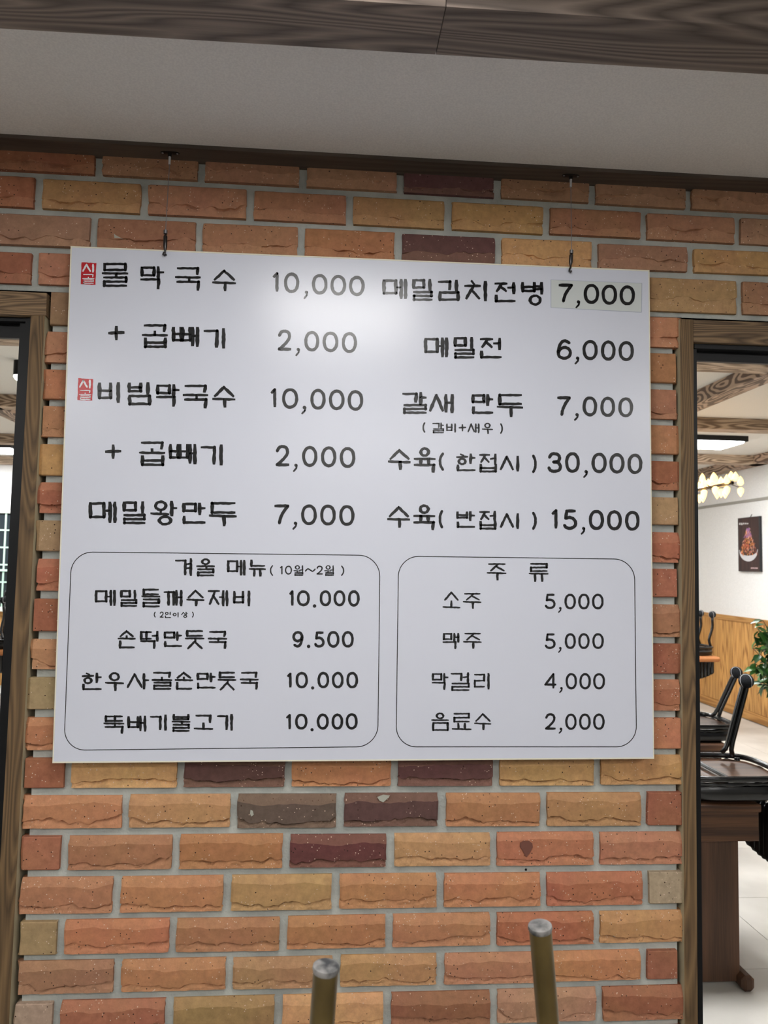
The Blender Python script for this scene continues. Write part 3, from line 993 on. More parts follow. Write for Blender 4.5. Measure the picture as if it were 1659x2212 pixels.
def strip(pts, w, smooth, closed, jit=.13):
    """a pen line of width w along pts -> list of polygons"""
    polys = []
    # resample
    def res(P):
        o = [P[0]]
        for a, c in zip(P[:-1], P[1:]):
            d = math.hypot(c[0] - a[0], c[1] - a[1])
            n = max(1, int(round(d / (w * .75))))
            for k in range(1, n + 1):
                o.append((a[0] + (c[0] - a[0]) * k / n, a[1] + (c[1] - a[1]) * k / n))
        return o
    chunks = [pts] if (smooth or closed) else [[a, c] for a, c in zip(pts[:-1], pts[1:])]
    nj = [rs.uniform(-1, 1) for _ in range(400)]
    cnt = 0
    for ch in chunks:
        P = list(ch) if (smooth or closed) else res(ch)
        if not (smooth or closed):
            # run past the ends a little
            (ax, ay), (bx, by) = P[0], P[-1]
            L = math.hypot(bx - ax, by - ay) or 1
            ux, uy = (bx - ax) / L, (by - ay) / L
            P[0] = (ax - ux * w * .3, ay - uy * w * .3); P[-1] = (bx + ux * w * .3, by + uy * w * .3)
        lf, rt = [], []
        n = len(P)
        for i, p in enumerate(P):
            if closed:
                a, c = P[(i - 1) % (n - 1)], P[(i + 1) % (n - 1)]
            else:
                a, c = P[max(0, i - 1)], P[min(n - 1, i + 1)]
            tx, ty = c[0] - a[0], c[1] - a[1]
            L = math.hypot(tx, ty) or 1
            nx_, ny_ = -ty / L, tx / L
            cnt += 1
            if closed and i == n - 1:
                wl, wr = w0
            else:
                aw = w if jit < .1 else w * (1.06 - .32 * abs(tx) / L)
                wl = aw / 2 * (1 + nj[cnt % 400] * jit * 1.6); wr = aw / 2 * (1 + nj[(cnt * 7 + 3) % 400] * jit * 1.6)
                if i == 0: w0 = (wl, wr)
            if not closed and not smooth and i in (0, n - 1): wl *= .72; wr *= .72
            lf.append((p[0] + nx_ * wl, p[1] + ny_ * wl)); rt.append((p[0] - nx_ * wr, p[1] - ny_ * wr))
        for i in range(n - 1):
            polys.append([lf[i], lf[i + 1], rt[i + 1], rt[i]])
    if not (smooth or closed):
        for p in pts[1:-1]:
            r_ = w * .5
            polys.append([(p[0] + r_ * math.cos(k * math.pi / 4 + .3), p[1] + r_ * math.sin(k * math.pi / 4 + .3)) for k in range(8)])
    elif smooth:
        for p in (pts[0], pts[-1]):
            r_ = w * .46
            polys.append([(p[0] + r_ * math.cos(k * math.pi / 4 + .3), p[1] + r_ * math.sin(k * math.pi / 4 + .3)) for k in range(8)])
    return polys


def glyph(ch, bx, w, squeeze=1.0):
    x0, y0, x1, y1 = bx
    if '가' <= ch <= '힣':
        st = syl(ch); jit = .13
    else:
        st = DG[ch]; jit = .07
    hw = w / 2
    if ch in '.,~':
        ix0, iy0, ix1, iy1 = bx
    else:
        ix0, iy0, ix1, iy1 = x0 + hw, y0 + hw, x1 - hw, y1 - hw
    f = lambda p: (ix0 + (ix1 - ix0) * p[0], iy0 + (iy1 - iy0) * p[1])
    out = []
    for k, s_ in st:
        if k == 'b':
            cx, cy = f((s_[0], s_[1])); r_ = (x1 - x0) * .5 * (1 if ch == '.' else .62)
            out.append([(cx + r_ * math.cos(a * math.pi / 5), cy + r_ * math.sin(a * math.pi / 5)) for a in range(10)])
            continue
        P = [f(p) for p in s_]
        ww = w
        if ch == ',': ww = w * .62
        out += strip(P, ww * (1.1 if '가' <= ch <= '힣' else 1.04), k == 's', k == 'c', jit)
    return out


def print_mesh(polys, y, name, m, parent, to=None):
    b = MB()
    to = to or (lambda u, v: aty(u, v, y))
    for p in polys:
        P = [to(u, v) for u, v in p]
        a = sum((P[i].x * P[(i + 1) % len(P)].z - P[(i + 1) % len(P)].x * P[i].z) for i in range(len(P)))
        if a < 0: P = P[::-1]
        b.add(P, [tuple(range(len(P)))])
    return b.build(name, m, parent)


YI = YB - .0004
C8 = (150, 540, 4.046); C1 = (140, 520, 2.37); C2 = (780, 560, 2.592); C3 = (140, 920, 2.37); C4 = (780, 920, 2.592)
C5 = (130, 1180, 2.337); C6 = (100, 1420, 2.242); C7 = (840, 1180, 2.86); C9 = (840, 1420, 2.86)
LINES = [
 (C8, 6.4, [('물',278,110,518,325),('막',615,138,832,348),('국',918,145,1152,360),('수',1243,168,1460,365)]),
 (C1, 6.6, [('1',1063,158,1097,263),('0',1122,163,1200,268),(',',1222,255,1248,295),('0',1265,170,1345,275),('0',1360,175,1440,280),('0',1455,180,1535,283)]),
 (C8, 7.0, [('+',333,657,487,795),('곱',628,643,865,860),('빼',895,668,1137,852),('기',1168,678,1377,866)]),
 (C1, 6.6, [('2',1088,455,1162,563),(',',1180,548,1207,587),('0',1226,462,1303,567),('0',1320,465,1400,570),('0',1418,468,1496,575)]),
 (C8, 7.2, [('비',243,1150,458,1342),('빔',503,1150,715,1360),('막',752,1168,967,1375),('국',985,1172,1218,1390),('수',1243,1183,1455,1383)]),
 (C1, 6.6, [('1',1052,752,1085,855),('0',1112,755,1195,860),(',',1210,845,1240,885),('0',1257,758,1335,865),('0',1352,762,1432,867),('0',1448,765,1528,870)]),
 (C2, 6.8, [('메',120,107,260,225),('밀',283,107,403,235),('김',427,112,552,235),('치',575,118,712,238),('전',742,125,868,243),('병',893,122,1028,262)]),
 (C2, 6.6, [('7',1103,135,1187,243),(',',1200,230,1230,270),('0',1247,138,1333,250),('0',1347,142,1433,255),('0',1448,146,1533,258)]),
 (C2, 6.8, [('메',353,435,490,552),('밀',515,432,637,558),('전',660,437,790,557)]),
 (C2, 6.6, [('6',1095,448,1180,563),(',',1195,545,1225,585),('0',1240,452,1325,565),('0',1343,455,1425,568),('0',1442,458,1527,570)]),
 (C2, 6.8, [('갈',228,740,370,868),('새',378,752,523,865),('만',615,752,743,868),('두',757,752,910,887)]),
 (C2, 6.6, [('7',1095,765,1175,878),(',',1192,862,1222,900),('0',1240,768,1322,880),('0',1340,770,1422,883),('0',1440,773,1523,885)]),
 (C2, 3.3, [('(',343,912,360,972),('갈',398,913,465,975),('비',475,918,535,972),('+',545,922,590,965),('새',595,918,665,975),('우',675,915,740,980),(')',778,918,795,978)]),
 (C3, 6.8, [('+',203,92,292,172),('곱',377,77,517,207),('빼',533,90,677,200),('기',693,92,818,205)]),
 (C3, 6.6, [('2',1077,98,1152,207),(',',1168,193,1195,232),('0',1215,103,1293,210),('0',1312,105,1390,212),('0',1408,108,1487,215)]),
 (C3, 7.0, [('메',123,385,267,500),('밀',292,383,415,505),('왕',435,380,578,512),('만',597,390,723,503),('두',735,388,883,517)]),
 (C3, 6.6, [('7',1070,400,1150,505),(',',1165,490,1193,528),('0',1210,402,1290,508),('0',1307,403,1387,510),('0',1405,405,1483,512)]),
 (C4, 6.8, [('수',147,127,280,250),('육',292,118,420,265)]),
 (C4, 5.6, [('(',433,148,465,252),('한',530,152,643,255),('접',657,153,763,262),('시',775,165,890,258),(')',957,160,985,265)]),
 (C4, 6.8, [('3',1043,147,1125,263),('0',1142,147,1225,263),(',',1243,247,1273,287),('0',1290,150,1375,265),('0',1390,153,1475,267),('0',1492,155,1575,270)]),
 (C4, 6.8, [('수',143,447,277,573),('육',290,438,418,587)]),
 (C4, 5.6, [('(',433,470,460,575),('반',530,475,640,572),('접',657,473,760,582),('시',775,487,890,580),(')',957,480,985,583)]),
 (C4, 6.8, [('1',1065,463,1103,578),('5',1130,468,1210,582),(',',1230,565,1258,605),('0',1275,470,1360,583),('0',1377,472,1460,585),('0',1478,475,1560,587)]),
 (C5, 5.2, [('겨',578,58,668,152),('울',685,60,783,153),('메',842,67,937,150),('뉴',950,65,1040,155)]),
 (C5, 2.7, [('(',1058,95,1075,150),('1',1108,98,1124,143),('0',1135,98,1170,143),('월',1177,95,1230,150),('~',1238,108,1287,132),('2',1293,98,1327,143),('월',1332,95,1385,150),(')',1418,97,1435,150)]),
 (C5, 5.4, [('메',175,218,282,303),('밀',300,218,390,307),('들',408,213,507,310),('깨',520,218,620,305),('수',635,218,730,305),('제',743,220,850,305),('비',870,222,967,305)]),
 (C5, 5.6, [('1',1155,220,1180,302),('0',1195,222,1260,303),('.',1275,293,1293,310),('0',1310,222,1368,303),('0',1380,222,1440,303),('0',1453,222,1512,305)]),
 (C5, 2.0, [('(',472,330,482,360),('2',502,330,523,360),('인',528,330,560,362),('이',568,332,600,360),('상',610,330,645,362),(')',665,330,675,360)]),
 (C5, 5.4, [('손',288,422,383,517),('떡',402,425,500,520),('만',520,428,617,510),('둣',628,422,730,522),('국',743,425,845,520)]),
 (C5, 5.6, [('9',1172,428,1228,512),('.',1245,497,1263,514),('5',1282,430,1335,512),('0',1348,428,1410,512),('0',1422,428,1482,512)]),
 (C6, 5.4, [('한',170,72,270,160),('우',282,70,378,165),('사',388,75,500,157),('골',508,68,612,158),('손',620,68,713,158),('만',725,72,822,153),('둣',828,68,922,162),('국',935,68,1030,158)]),
 (C6, 5.6, [('1',1165,72,1190,148),('0',1207,70,1267,150),('.',1282,140,1298,156),('0',1313,70,1370,150),('0',1383,70,1440,150),('0',1453,70,1510,150)]),
 (C6, 5.4, [('뚝',275,280,380,372),('배',393,280,487,362),('기',500,275,590,357),('불',605,272,700,362),('고',712,275,810,353),('기',825,272,910,357)]),
 (C6, 5.6, [('1',1160,272,1187,350),('0',1205,272,1265,350),('.',1279,343,1295,358),('0',1310,272,1368,350),('0',1382,272,1438,350),('0',1450,270,1508,350)]),
 (C7, 4.8, [('주',603,103,728,213),('류',862,102,988,222)]),
 (C7, 4.4, [('소',330,278,443,385),('주',455,287,573,388)]),
 (C7, 4.8, [('5',963,293,1030,388),(',',1045,375,1070,408),('0',1085,293,1155,390),('0',1170,293,1240,390),('0',1255,293,1327,390)]),
 (C7, 4.4, [('맥',330,533,438,637),('주',457,533,575,635)]),
 (C7, 4.8, [('5',963,538,1030,635),(',',1045,622,1070,655),('0',1087,537,1155,635),('0',1170,537,1240,635),('0',1257,537,1328,635)]),
 (C9, 4.4, [('막',263,95,370,203),('걸',380,90,500,208),('리',525,95,630,200)]),
 (C9, 4.8, [('4',960,97,1037,195),(',',1052,183,1077,217),('0',1092,97,1162,198),('0',1177,97,1248,198),('0',1262,97,1335,198)]),
 (C9, 4.4, [('음',260,340,373,455),('료',387,342,512,452),('수',525,343,635,452)]),
 (C9, 4.8, [('2',963,345,1033,447),(',',1048,435,1075,468),('0',1090,347,1160,448),('0',1175,347,1247,448),('0',1262,347,1333,448)]),
]
# the sticker over the top right price
pq = [(1190.2, 664.5), (1385.9, 674.5), (1386.8, 612), (1190.2, 604.5)]
b = MB(); beam_quad(pq, YB - .0005, YB + .001, b); stk = b.build('price_sticker', PATCH, board)
b = MB()
for (a0, a1, c0, c1) in (((1190, 604.3), (1387, 611.8), 0, 1.0), ((1190, 664.2), (1386, 674.4), 0, -1.0)):
    b_ = [(a0[0], a0[1] + .35), (a1[0], a1[1] + .35), (a1[0], a1[1] - .35), (a0[0], a0[1] - .35)]
    beam_quad(b_, YB - .0007, YB, b)
for (a0, a1) in (((1190.2, 604.3), (1190.2, 664.2)), ((1386.6, 611.8), (1385.9, 674.4))):
    beam_quad([(a1[0] - .5, a1[1]), (a1[0] + .5, a1[1]), (a0[0] + .5, a0[1]), (a0[0] - .5, a0[1])], YB - .0007, YB, b)
b.build('sticker_edge', PATCHE, stk)
for k, (c, w, gl) in enumerate(LINES):
    ox, oy, sc = c
    words = []
    px_ = None
    for gq in gl:
        if px_ is None or gq[1] - px_[3] > .22 * (px_[4] - px_[2]) and gq[0] not in ',.' and px_[0] not in ',.' or gq[0] in '()' and len(gl) > 5 and px_ is not None and gq[1] - px_[3] > 12:
            words.append([])
        words[-1].append(gq); px_ = gq
    yy = YI - (.0006 if k == 7 else 0)
    for wd_ in words:
        pol = []
        for ch, x0, y0, x1, y1 in wd_:
            pol += glyph(ch, (ox + x0 / sc, oy + y0 / sc, ox + x1 / sc, oy + y1 / sc), w)
        print_mesh(pol, yy, 'lettering', INK, board)
# red seals with white letters
for (x0, y0, x1, y1) in ((97, 107, 235, 305), (69, 1120, 207, 1318)):
    ox, oy, sc = C8
    X = lambda a: ox + a / sc
    Yq = lambda a: oy + a / sc
    n = 10
    out = []
    def side(p, q_, n=8):
        return [(p[0] + (q_[0] - p[0]) * i / n + rs.uniform(-.4, .4), p[1] + (q_[1] - p[1]) * i / n + rs.uniform(-.4, .4)) for i in range(n)]
    A, B_, C_, D_ = (X(x0 + 8), Yq(y0)), (X(x1), Yq(y0 + 8)), (X(x1 - 8), Yq(y1)), (X(x0), Yq(y1 - 6))
    pol = [side(A, B_) + side(B_, C_) + side(C_, D_) + side(D_, A)]
    s_ = print_mesh(pol, YI, 'red_seal', REDINK, board)
    pol = glyph('시', (X(x0 + 14), Yq(y0 + 12), X(x1 - 16), Yq(y0 + 92)), 3.6) + glyph('골', (X(x0 + 14), Yq(y0 + 102), X(x1 - 16), Yq(y1 - 8)), 2.3)
    print_mesh(pol, YI - .0004, 'seal_lettering', WHITEINK, s_)


def rounded(tl, tr, br, bl, r, w):
    import itertools
    def lerp(a, c, d):
        L = math.hypot(c[0] - a[0], c[1] - a[1]); return (a[0] + (c[0] - a[0]) * d / L, a[1] + (c[1] - a[1]) * d / L)
    pts = []
    cs = [tl, tr, br, bl]
    for i in range(4):
        p, c, n_ = cs[i - 1], cs[i], cs[(i + 1) % 4]
        a, b_ = lerp(c, p, r), lerp(c, n_, r)
        for k in range(13):
            t = k / 12
            # circle-like corner (cubic)
            kk = .5523
            c1 = (a[0] + (c[0] - a[0]) * kk, a[1] + (c[1] - a[1]) * kk); c2 = (b_[0] + (c[0] - b_[0]) * kk, b_[1] + (c[1] - b_[1]) * kk)
            pts.append(tuple((1 - t) ** 3 * a[j] + 3 * (1 - t) ** 2 * t * c1[j] + 3 * (1 - t) * t * t * c2[j] + t ** 3 * b_[j] for j in (0, 1)))
    pts.append(pts[0])
    return strip(pts, w, False, True, 0.0)


print_mesh(rounded((154.5, 1192), (821, 1199.8), (816, 1612.8), (138, 1620.8), 46, 1.7), YI, 'box_outline', INK, board)
print_mesh(rounded((861, 1201.3), (1370.5, 1208), (1375, 1613.3), (855.5, 1613.3), 44, 1.7), YI, 'box_outline', INK, board)

# ================================================================== WIRE HANGERS
for (px, pyb, pxw, g0, g1, hx, hy, lab) in ((360, 311, 357.6, 500, 540, 356, 549, 'thin steel wire hanger with turnbuckle at the left of the menu board'),
                                       (1246, 358.5, 1234.5, 543, 572, 1232, 585, 'thin steel wire hanger with turnbuckle at the right of the menu board')):
    zt_ = ZC - .008
    yw = YB - .004
    bp = atz(px, pyb, zt_)
    bp.y = -.030
    t = empty('wire_hanger', (bp.x, bp.y, zt_), label=lab, cat='wire hanger')
    m = MB()
    pts = []
    n = 20
    ring = []
    for z_ in (zt_ - .0015, zt_):
        for k in range(n):
            a = 2 * math.pi * k / n
            ring.append((bp.x + .020 * math.cos(a), bp.y + .0065 * math.sin(a), z_))
    m.add(ring, [tuple(range(n))[::-1], tuple(range(n, 2 * n))] + [(k, (k + 1) % n, n + (k + 1) % n, n + k) for k in range(n)])
    m.box((bp.x - .004, bp.y - .001, zt_ - .010), (bp.x + .004, bp.y + .001, zt_ - .001), bev=.0006)
    br_ = m.build('bracket', DARKST, t)
    for s_ in (-1, 1):
        MB().ball((bp.x + s_ * .0155, bp.y, zt_ - .0018), .0024, 10, sq=(1, 1, .6)).build('screw', STEEL, br_, smooth='all')
    top = Vector((bp.x, yw + .004, zt_ - .009))
    MB().tube([top, top - Vector((0, 0, .017))], .0025, 12).build('end_cap', plain('white nylon cap', rgb(200, 202, 205), .4), t, smooth=True)
    a = aty(pxw, g0, yw); 
    MB().tube([top - Vector((0, 0, .016)), a], .0008, 6).build('wire', STEEL, t)
    e = aty(hx + (.6), g1, yw)
    l = (a - e)
    tb = MB().tube([a + Vector((0, 0, .002)), a - Vector((0, 0, .001)), a - Vector((0, 0, .005)), a - Vector((0, 0, .006)), e + (a - e) * .72, e + (a - e) * .2, e], [.0012, .0034, .0034, .0018, .0042, .0042, .0028], 12)
    tb.build('turnbuckle', DARKST, t, smooth=True)
    MB().tube([a + Vector((0, 0, .0025)), a - Vector((0, 0, .005))], .0042, 10).build('collar', STEEL, t, smooth=True)
    hk = aty(hx, hy, yw)
    pts = [e, e - Vector((0, 0, .006)), hk + Vector((-.002, -.001, .003)), hk + Vector((-.003, -.002, -.001)), hk + Vector((0, -.002, -.0035)), hk + Vector((.002, 0, -.001)), hk + Vector((.0015, .005, 0))]
    MB().tube(pts, .0021, 8).build('hook', DARKST, t, smooth=True)
# ================================================================== BACK ROOM SHELL
XR = atz(1512, 1515, 0).x                 # right wall of the back room, from its foot
YF = 7.2                                  # far wall
XRm = XR
yt = [atz(1630, v, 0).y for v in (2093, 1942, 1836)]
xt = atz(1600, 1981, 0).x
TS = .605
FLOORM = noisemat('pale stone tile', rgb(188, 184, 176), rgb(204, 200, 192), 3, .45, .1, .0005, 60, spec=.4)
GROUT = plain('grey grout', rgb(120, 116, 108), .9)
fl = MB().box((-5.2, -4.4, -.05), (XR + .1, YF + .1, -.003)).build('floor', GROUT, kind='structure')
tile = None
ty0 = yt[0] - TS
for i in range(-8, 8):
    for j in range(0, 13):
        x0, y0 = xt + i * TS, ty0 + (j - 1) * TS
        x1, y1 = min(x0 + TS, XR - .002), min(y0 + TS, YF - .002)
        if x0 > XR - .05 or y0 > YF - .05 or x0 < -4.3: continue
        if abs((x1 - x0) - TS) > .01 or abs((y1 - y0) - TS) > .01:
            MB().box((x0 + .0012, y0 + .0012, -.004), (x1 - .0012, y1 - .0012, 0)).build('floor_tile', FLOORM, fl)
        elif tile is None:
            tile = MB().box((.0012, .0012, -.004), (TS - .0012, TS - .0012, 0)).build('floor_tile', FLOORM, fl)
            tile.matrix_parent_inverse = Matrix.Identity(4)
            tile.location = (x0, y0, 0)
        else:
            o = tile.copy(); COL.objects.link(o); o.location = (x0, y0, 0)
MB().box((-5.2, .2, ZB), (XR + .1, YF + .1, ZB + .05)).build('ceiling_back', CEILB, kind='structure')
wr = MB().box((XR, .2, 0), (XR + .1, YF + .1, ZB)).build('wall_right', WALLW, kind='structure')
wf = MB().box((-5.2, YF, 0), (XR + .1, YF + .1, ZB)).build('wall_far', WALLW, kind='structure')
MB().box((-5.3, .2, 0), (-5.2, YF + .1, ZB)).build('wall_far_left', WALLW, kind='structure')
MB().box((4.2, .1, 0), (XR + .1, .2, ZB)).build('wall_return', WALLW, kind='structure')
MB().box((-5.3, .1, 0), (-3.6, .2, ZB)).build('wall_return_left', WALLW, kind='structure')
# wainscot on the right wall: boards, cap and skirting
ZW = atx(1520, 1322, XR - .01).z
ZWb = ZW - .055
ys = .2
k = 0
rw = random.Random(5)
while ys < YF - .02:
    wdt = min(rw.choice((.17, .22, .27)), YF - ys)
    MB().box((XR - .012, ys + .001, .09), (XR + .01, ys + wdt - .001, ZWb + .004), bev=.0012).build('wainscot_board', PINE, wr)
    ys += wdt
MB().box((XR - .020, .2, ZWb), (XR + .01, YF, ZW), bev=.002).build('wainscot_cap', PINEX, wr)
MB().box((XR - .016, .2, 0), (XR + .01, YF, .088), bev=.002).build('baseboard_right', PINEX, kind='structure')
zp = atx(1512, 1097, XR - .01).z
MB().box((XR - .014, .2, zp - .014), (XR + .01, YF, zp + .014), bev=.003).build('picture_rail', plain('grey picture rail', rgb(150, 148, 140), .5), wr)
# wainscot on the far wall (left part of the photograph)
ZWf = .905
xs = -5.2
while xs < XR - .02:
    wdt = min(.2, XR - xs)
    MB().box((xs + .001, YF - .012, .09), (xs + wdt - .001, YF + .01, ZWf - .055), bev=.0012).build('wainscot_board', PINE, wf)
    xs += wdt
MB().box((-5.2, YF - .02, ZWf - .055), (XR, YF + .01, ZWf), bev=.002).build('wainscot_cap', PINEXX, wf)

# ceiling beams of the back room
def bx(name, a, b_, m, **k):
    return MB().box(a, b_, bev=.003).build(name, m, kind='structure', **k)


tn = [3]
def trim(a, b_, m):
    tn[0] += 1
    return bx('trim_%d' % (tn[0] - 1), a, b_, m)


DB = .085
def xbeam(px, yb_low, w=.13, x0=-5.2, x1=None, drop=DB):
    """a beam across the room whose near lower edge shows at pixel (px, yb_low)"""
    y = atz(px, yb_low, ZB - drop).y
    return y


yb1 = atz(1580, 806, ZB - DB).y
trim((-5.2, yb1 - .14 , ZB - DB), (XR, yb1, ZB), BEAMB)
yb2 = atz(1580, 935, ZB - DB).y
trim((-5.2, yb2 - .14, ZB - DB), (XR, yb2, ZB), BEAMB)
yb3 = atz(1540, 1004, ZB - DB).y
trim((-5.2, yb3 - .14, ZB - DB), (XR, yb3, ZB), BEAMB)
# perimeter strip along the right wall and the far wall
trim((XR - .14, .2, ZB - DB), (XR, YF, ZB), BEAMY)
trim((-5.2, YF - .12, ZB - DB), (XR, YF, ZB), BEAMB)
# lengthwise beams
pL = atz(1506, 890, ZB - DB)
trim((pL.x - .13, .2, ZB - DB), (pL.x, YF, ZB), BEAMY)
pQ = atz(30, 912, ZB - DB)
trim((pQ.x, .2, ZB - DB), (pQ.x + .14, YF, ZB), BEAMY)
trim((-4.0, .2, ZB - DB), (-3.86, YF, ZB), BEAMY)

# lights of the back room
pr_ = atz(1588, 963, ZB - .05)
ceiling_light(pr_.x - .55, pr_.y, ZB, 1.1, .42, LAMPB, 'flat rectangular ceiling light with black rim, seen through the right opening')
plf = atz(28, 972, ZB - .05)
ceiling_light(plf.x - .6, plf.y + .1, ZB, 1.25, .42, LAMPB, 'flat ceiling light with dark rim at the left edge, seen through the left opening')
for (x, y, lb_) in ((1.4, 1.2, 'near right'), (-1.6, 1.6, 'near left'), (1.4, 4.6, 'middle right'), (-1.4, 6.2, 'far left')):  # unseen extra lights, added to brighten the back room
    ceiling_light(x, y, ZB, 1.1, .42, LAMPB, 'added rectangular back room fill light out of view, the %s one behind the brick wall' % lb_, 'added fill lights out of view in the back room')
# small spotlight at the left
ps = atz(41, 787, ZB - .02)
t = empty('spotlight', (ps.x, ps.y, ZB), label='small black cylinder spotlight on the back room ceiling at left', cat='spotlight')
MB().tube([(ps.x, ps.y, ZB), (ps.x, ps.y, ZB - .085)], .028, 16).build('housing', BLACKF, t, smooth=True)
MB().ball((ps.x, ps.y, ZB - .088), .026, 14).build('bulb', emit('spot bulb', (1, .97, .9, 1), 12), t, smooth='all')

# warm chandelier: a long rack of candle bulbs hanging from the ceiling
FL = emit('amber filament bulb', (1.0, .52, .10, 1), 3.2)
FL2 = emit('bulb core', (1.0, .8, .42, 1), 60)
ca, cb = aty(1583, 1042, 4.6), aty(1500, 1052, 4.6)
ca = ray(1583, 1043); cb_ = ray(1500, 1056)
dep = 4.7
A = CAM + ca * (dep / ca.y) ; Bq = CAM + cb_ * (dep / cb_.y)
A = A + Vector((0, 0, 0)); dirv = Vector((Bq.x - A.x, 0, 0)).normalized()
zc_ = A.z
t = empty('chandelier', (A.x, A.y + .4, ZB), label='glowing amber chandelier of many candle bulbs near the right wall', cat='chandelier')
MB().tube([(A.x, A.y + .75, ZB), (A.x, A.y + .75, zc_)], .008, 8).build('rod', BLACKM, t)
MB().box((A.x - .01, A.y, zc_ - .01), (A.x + .01, A.y + 1.1, zc_ + .01), bev=.003).build('bar', BLACKM, t)
rb = random.Random(4)
for i in range(22):
    for r_ in range(3):
        y_ = A.y + .01 + i * .05 + (.02 if r_ % 2 else 0)
        sd = (-1, 1)[(i + r_) % 2] * (.035 + .05 * ((i * 5 + r_ * 3) % 3) / 2)
        x, z0 = A.x + sd, zc_ + (.0, .025, -.02)[r_] + rb.uniform(-.012, .012)
        up = -1 if r_ == 2 else 1
        bb = MB().tube([(x, y_, z0), (x, y_, z0 + up * .012), (x, y_, z0 + up * .035), (x, y_, z0 + up * .06)], [.010, .021, .018, .003], 8)
        bb.build('candle_bulb', FL, t, smooth=True)
        if (i + r_) % 3 == 0:
            MB().tube([(A.x, y_, zc_), (x, y_, z0)], .003, 5).build('arm', BLACKM, t)

# far window with a pale green lattice (left opening)
xw1 = aty(24, 1150, YF).x
zt1, zt0 = aty(10, 1109, YF).z, .95
win = empty('window_3', (xw1 - .6, YF, zt0), kind='structure')
GREENF = plain('pale green window lattice', rgb(190, 222, 205), .5)
WHITEF = plain('white window frame', rgb(228, 230, 222), .5)
NIGHT = plain('dark night window glass', rgb(38, 46, 52), .08, spec=.6)
x0w, x1w = xw1 - 1.6, xw1 + .25
MB().box((x0w, YF - .02, zt0), (x1w, YF + .01, zt1)).build('glass', NIGHT, win)
for (a, c) in (((x0w - .06, YF - .05, zt1), (x1w + .06, YF + .01, zt1 + .045)), ((x0w - .06, YF - .06, zt1 + .045), (x1w + .06, YF + .01, zt1 + .09)), ((x0w - .06, YF - .05, zt0 - .05), (x1w + .06, YF + .01, zt0)), ((x1w, YF - .05, zt0), (x1w + .06, YF + .01, zt1))):
    MB().box(a, c, bev=.003).build('window_frame', WHITEF, win)
pm = aty(9, 1200, YF - .03)
sp = (aty(10, 1182.5, YF - .03).z - aty(10, 1220, YF - .03).z)
zz = aty(10, 1145, YF - .03).z
while zz > zt0 + .02:
    MB().box((x0w, YF - .032, zz - .008), (x1w, YF - .02, zz + .008)).build('muntin', GREENF, win)
    zz -= sp
xx = pm.x
ks = 0
while xx > x0w:
    MB().box((xx - .008, YF - .034, zt0), (xx + .008, YF - .022, zt1)).build('muntin', GREENF, win)
    xx -= .19
MB().box((pm.x + .19 - .008, YF - .034, zt0), (pm.x + .19 + .008, YF - .022, zt1)).build('muntin', GREENF, win)
zs = aty(10, 1232, YF - .05).z
MB().box((x0w, YF - .045, zs - .012), (pm.x + .085, YF - .034, zs + .012)).build('sash', GREENF, win)
MB().box((pm.x + .06, YF - .045, zt0), (pm.x + .085, YF - .034, zs)).build('sash', GREENF, win)

# ================================================================== POSTER on the right wall
pts = [(1596, 1233.5), (1640.5, 1235), (1640.5, 1114.5), (1592.5, 1119.5)]
P = [atx(u, v, XR - .03) for u, v in pts]
yn, yfz = (P[1].y + P[2].y) / 2, (P[0].y + P[3].y) / 2
z0p, z1p = (P[0].z + P[1].z) / 2 , (P[2].z + P[3].z) / 2
z0p = atx(1618, 1234.5, XR - .03).z; z1p = atx(1618, 1117, XR - .03).z
post = empty('poster', (XR - .015, (yn + yfz) / 2, z0p), label='dark food poster with a noodle bowl hanging on the white wall', cat='poster')
PBLK = plain('poster black edge', rgb(20, 20, 24), .4)
PBR = woodmat('poster brown print', rgb(44, 30, 28), rgb(66, 46, 42), 'Z', ring=4, stretch=.05, warp=4, fine=.6, bstr=0)
MB().box((XR - .03, yn, z0p), (XR - .001, yfz, z1p), bev=.002).build('panel', PBLK, post)
hp = (z1p - z0p); wp = yfz - yn
pu = lambda u: yfz - u * wp            # u: 0 = left of the picture (far), 1 = right (near)
pv = lambda v: z1p - v * hp


def flat(polys, name, m, x, parent=post):
    b = MB()
    for p in polys:
        Q = [Vector((x, pu(u), pv(v))) for u, v in p]
        a = sum(Q[i].y * Q[(i + 1) % len(Q)].z - Q[(i + 1) % len(Q)].y * Q[i].z for i in range(len(Q)))
        if a > 0: Q = Q[::-1]
        b.add(Q, [tuple(range(len(Q)))])
    return b.build(name, m, parent)


xp = XR - .0305
flat([[(.01, .01), (.99, .01), (.99, .99), (.01, .99)]], 'print', PBR, xp)
asp = wp / hp
cell = lambda q: [[(u, v) for u, v in p] for p in q]
tl = []
for i, ch in enumerate('비빔막국수'):
    tl += glyph(ch, (.07 + i * .092, .085 + .004 * i, .15 + i * .092, .135), .017)
flat(tl, 'lettering', plain('poster white', rgb(235, 235, 232), .5), xp - .0006)
bowl = [(.05 + .88 * k / 20, .60 + .0 * k) for k in range(21)]
low = [(.05 + .88 * k / 20, .60 + .215 * math.sqrt(max(0, 1 - ((k / 20 - .5) / .5) ** 2))) for k in range(20, -1, -1)]
flat([bowl + low[1:-1]], 'bowl_print', plain('bowl print white', rgb(190, 190, 192), .5), xp - .0003)
flat([[(.08 + .82 * (.5 + .5 * math.cos(t_)), .61 + .10 * math.sin(t_)) for t_ in [2 * math.pi * k / 24 for k in range(24)]]], 'bowl_print', plain('sauce print', rgb(48, 26, 22), .5), xp - .0006)
NC = [rgb(224, 128, 84), rgb(120, 56, 44), rgb(196, 92, 60), rgb(220, 150, 60), rgb(236, 180, 160), rgb(158, 110, 170)]
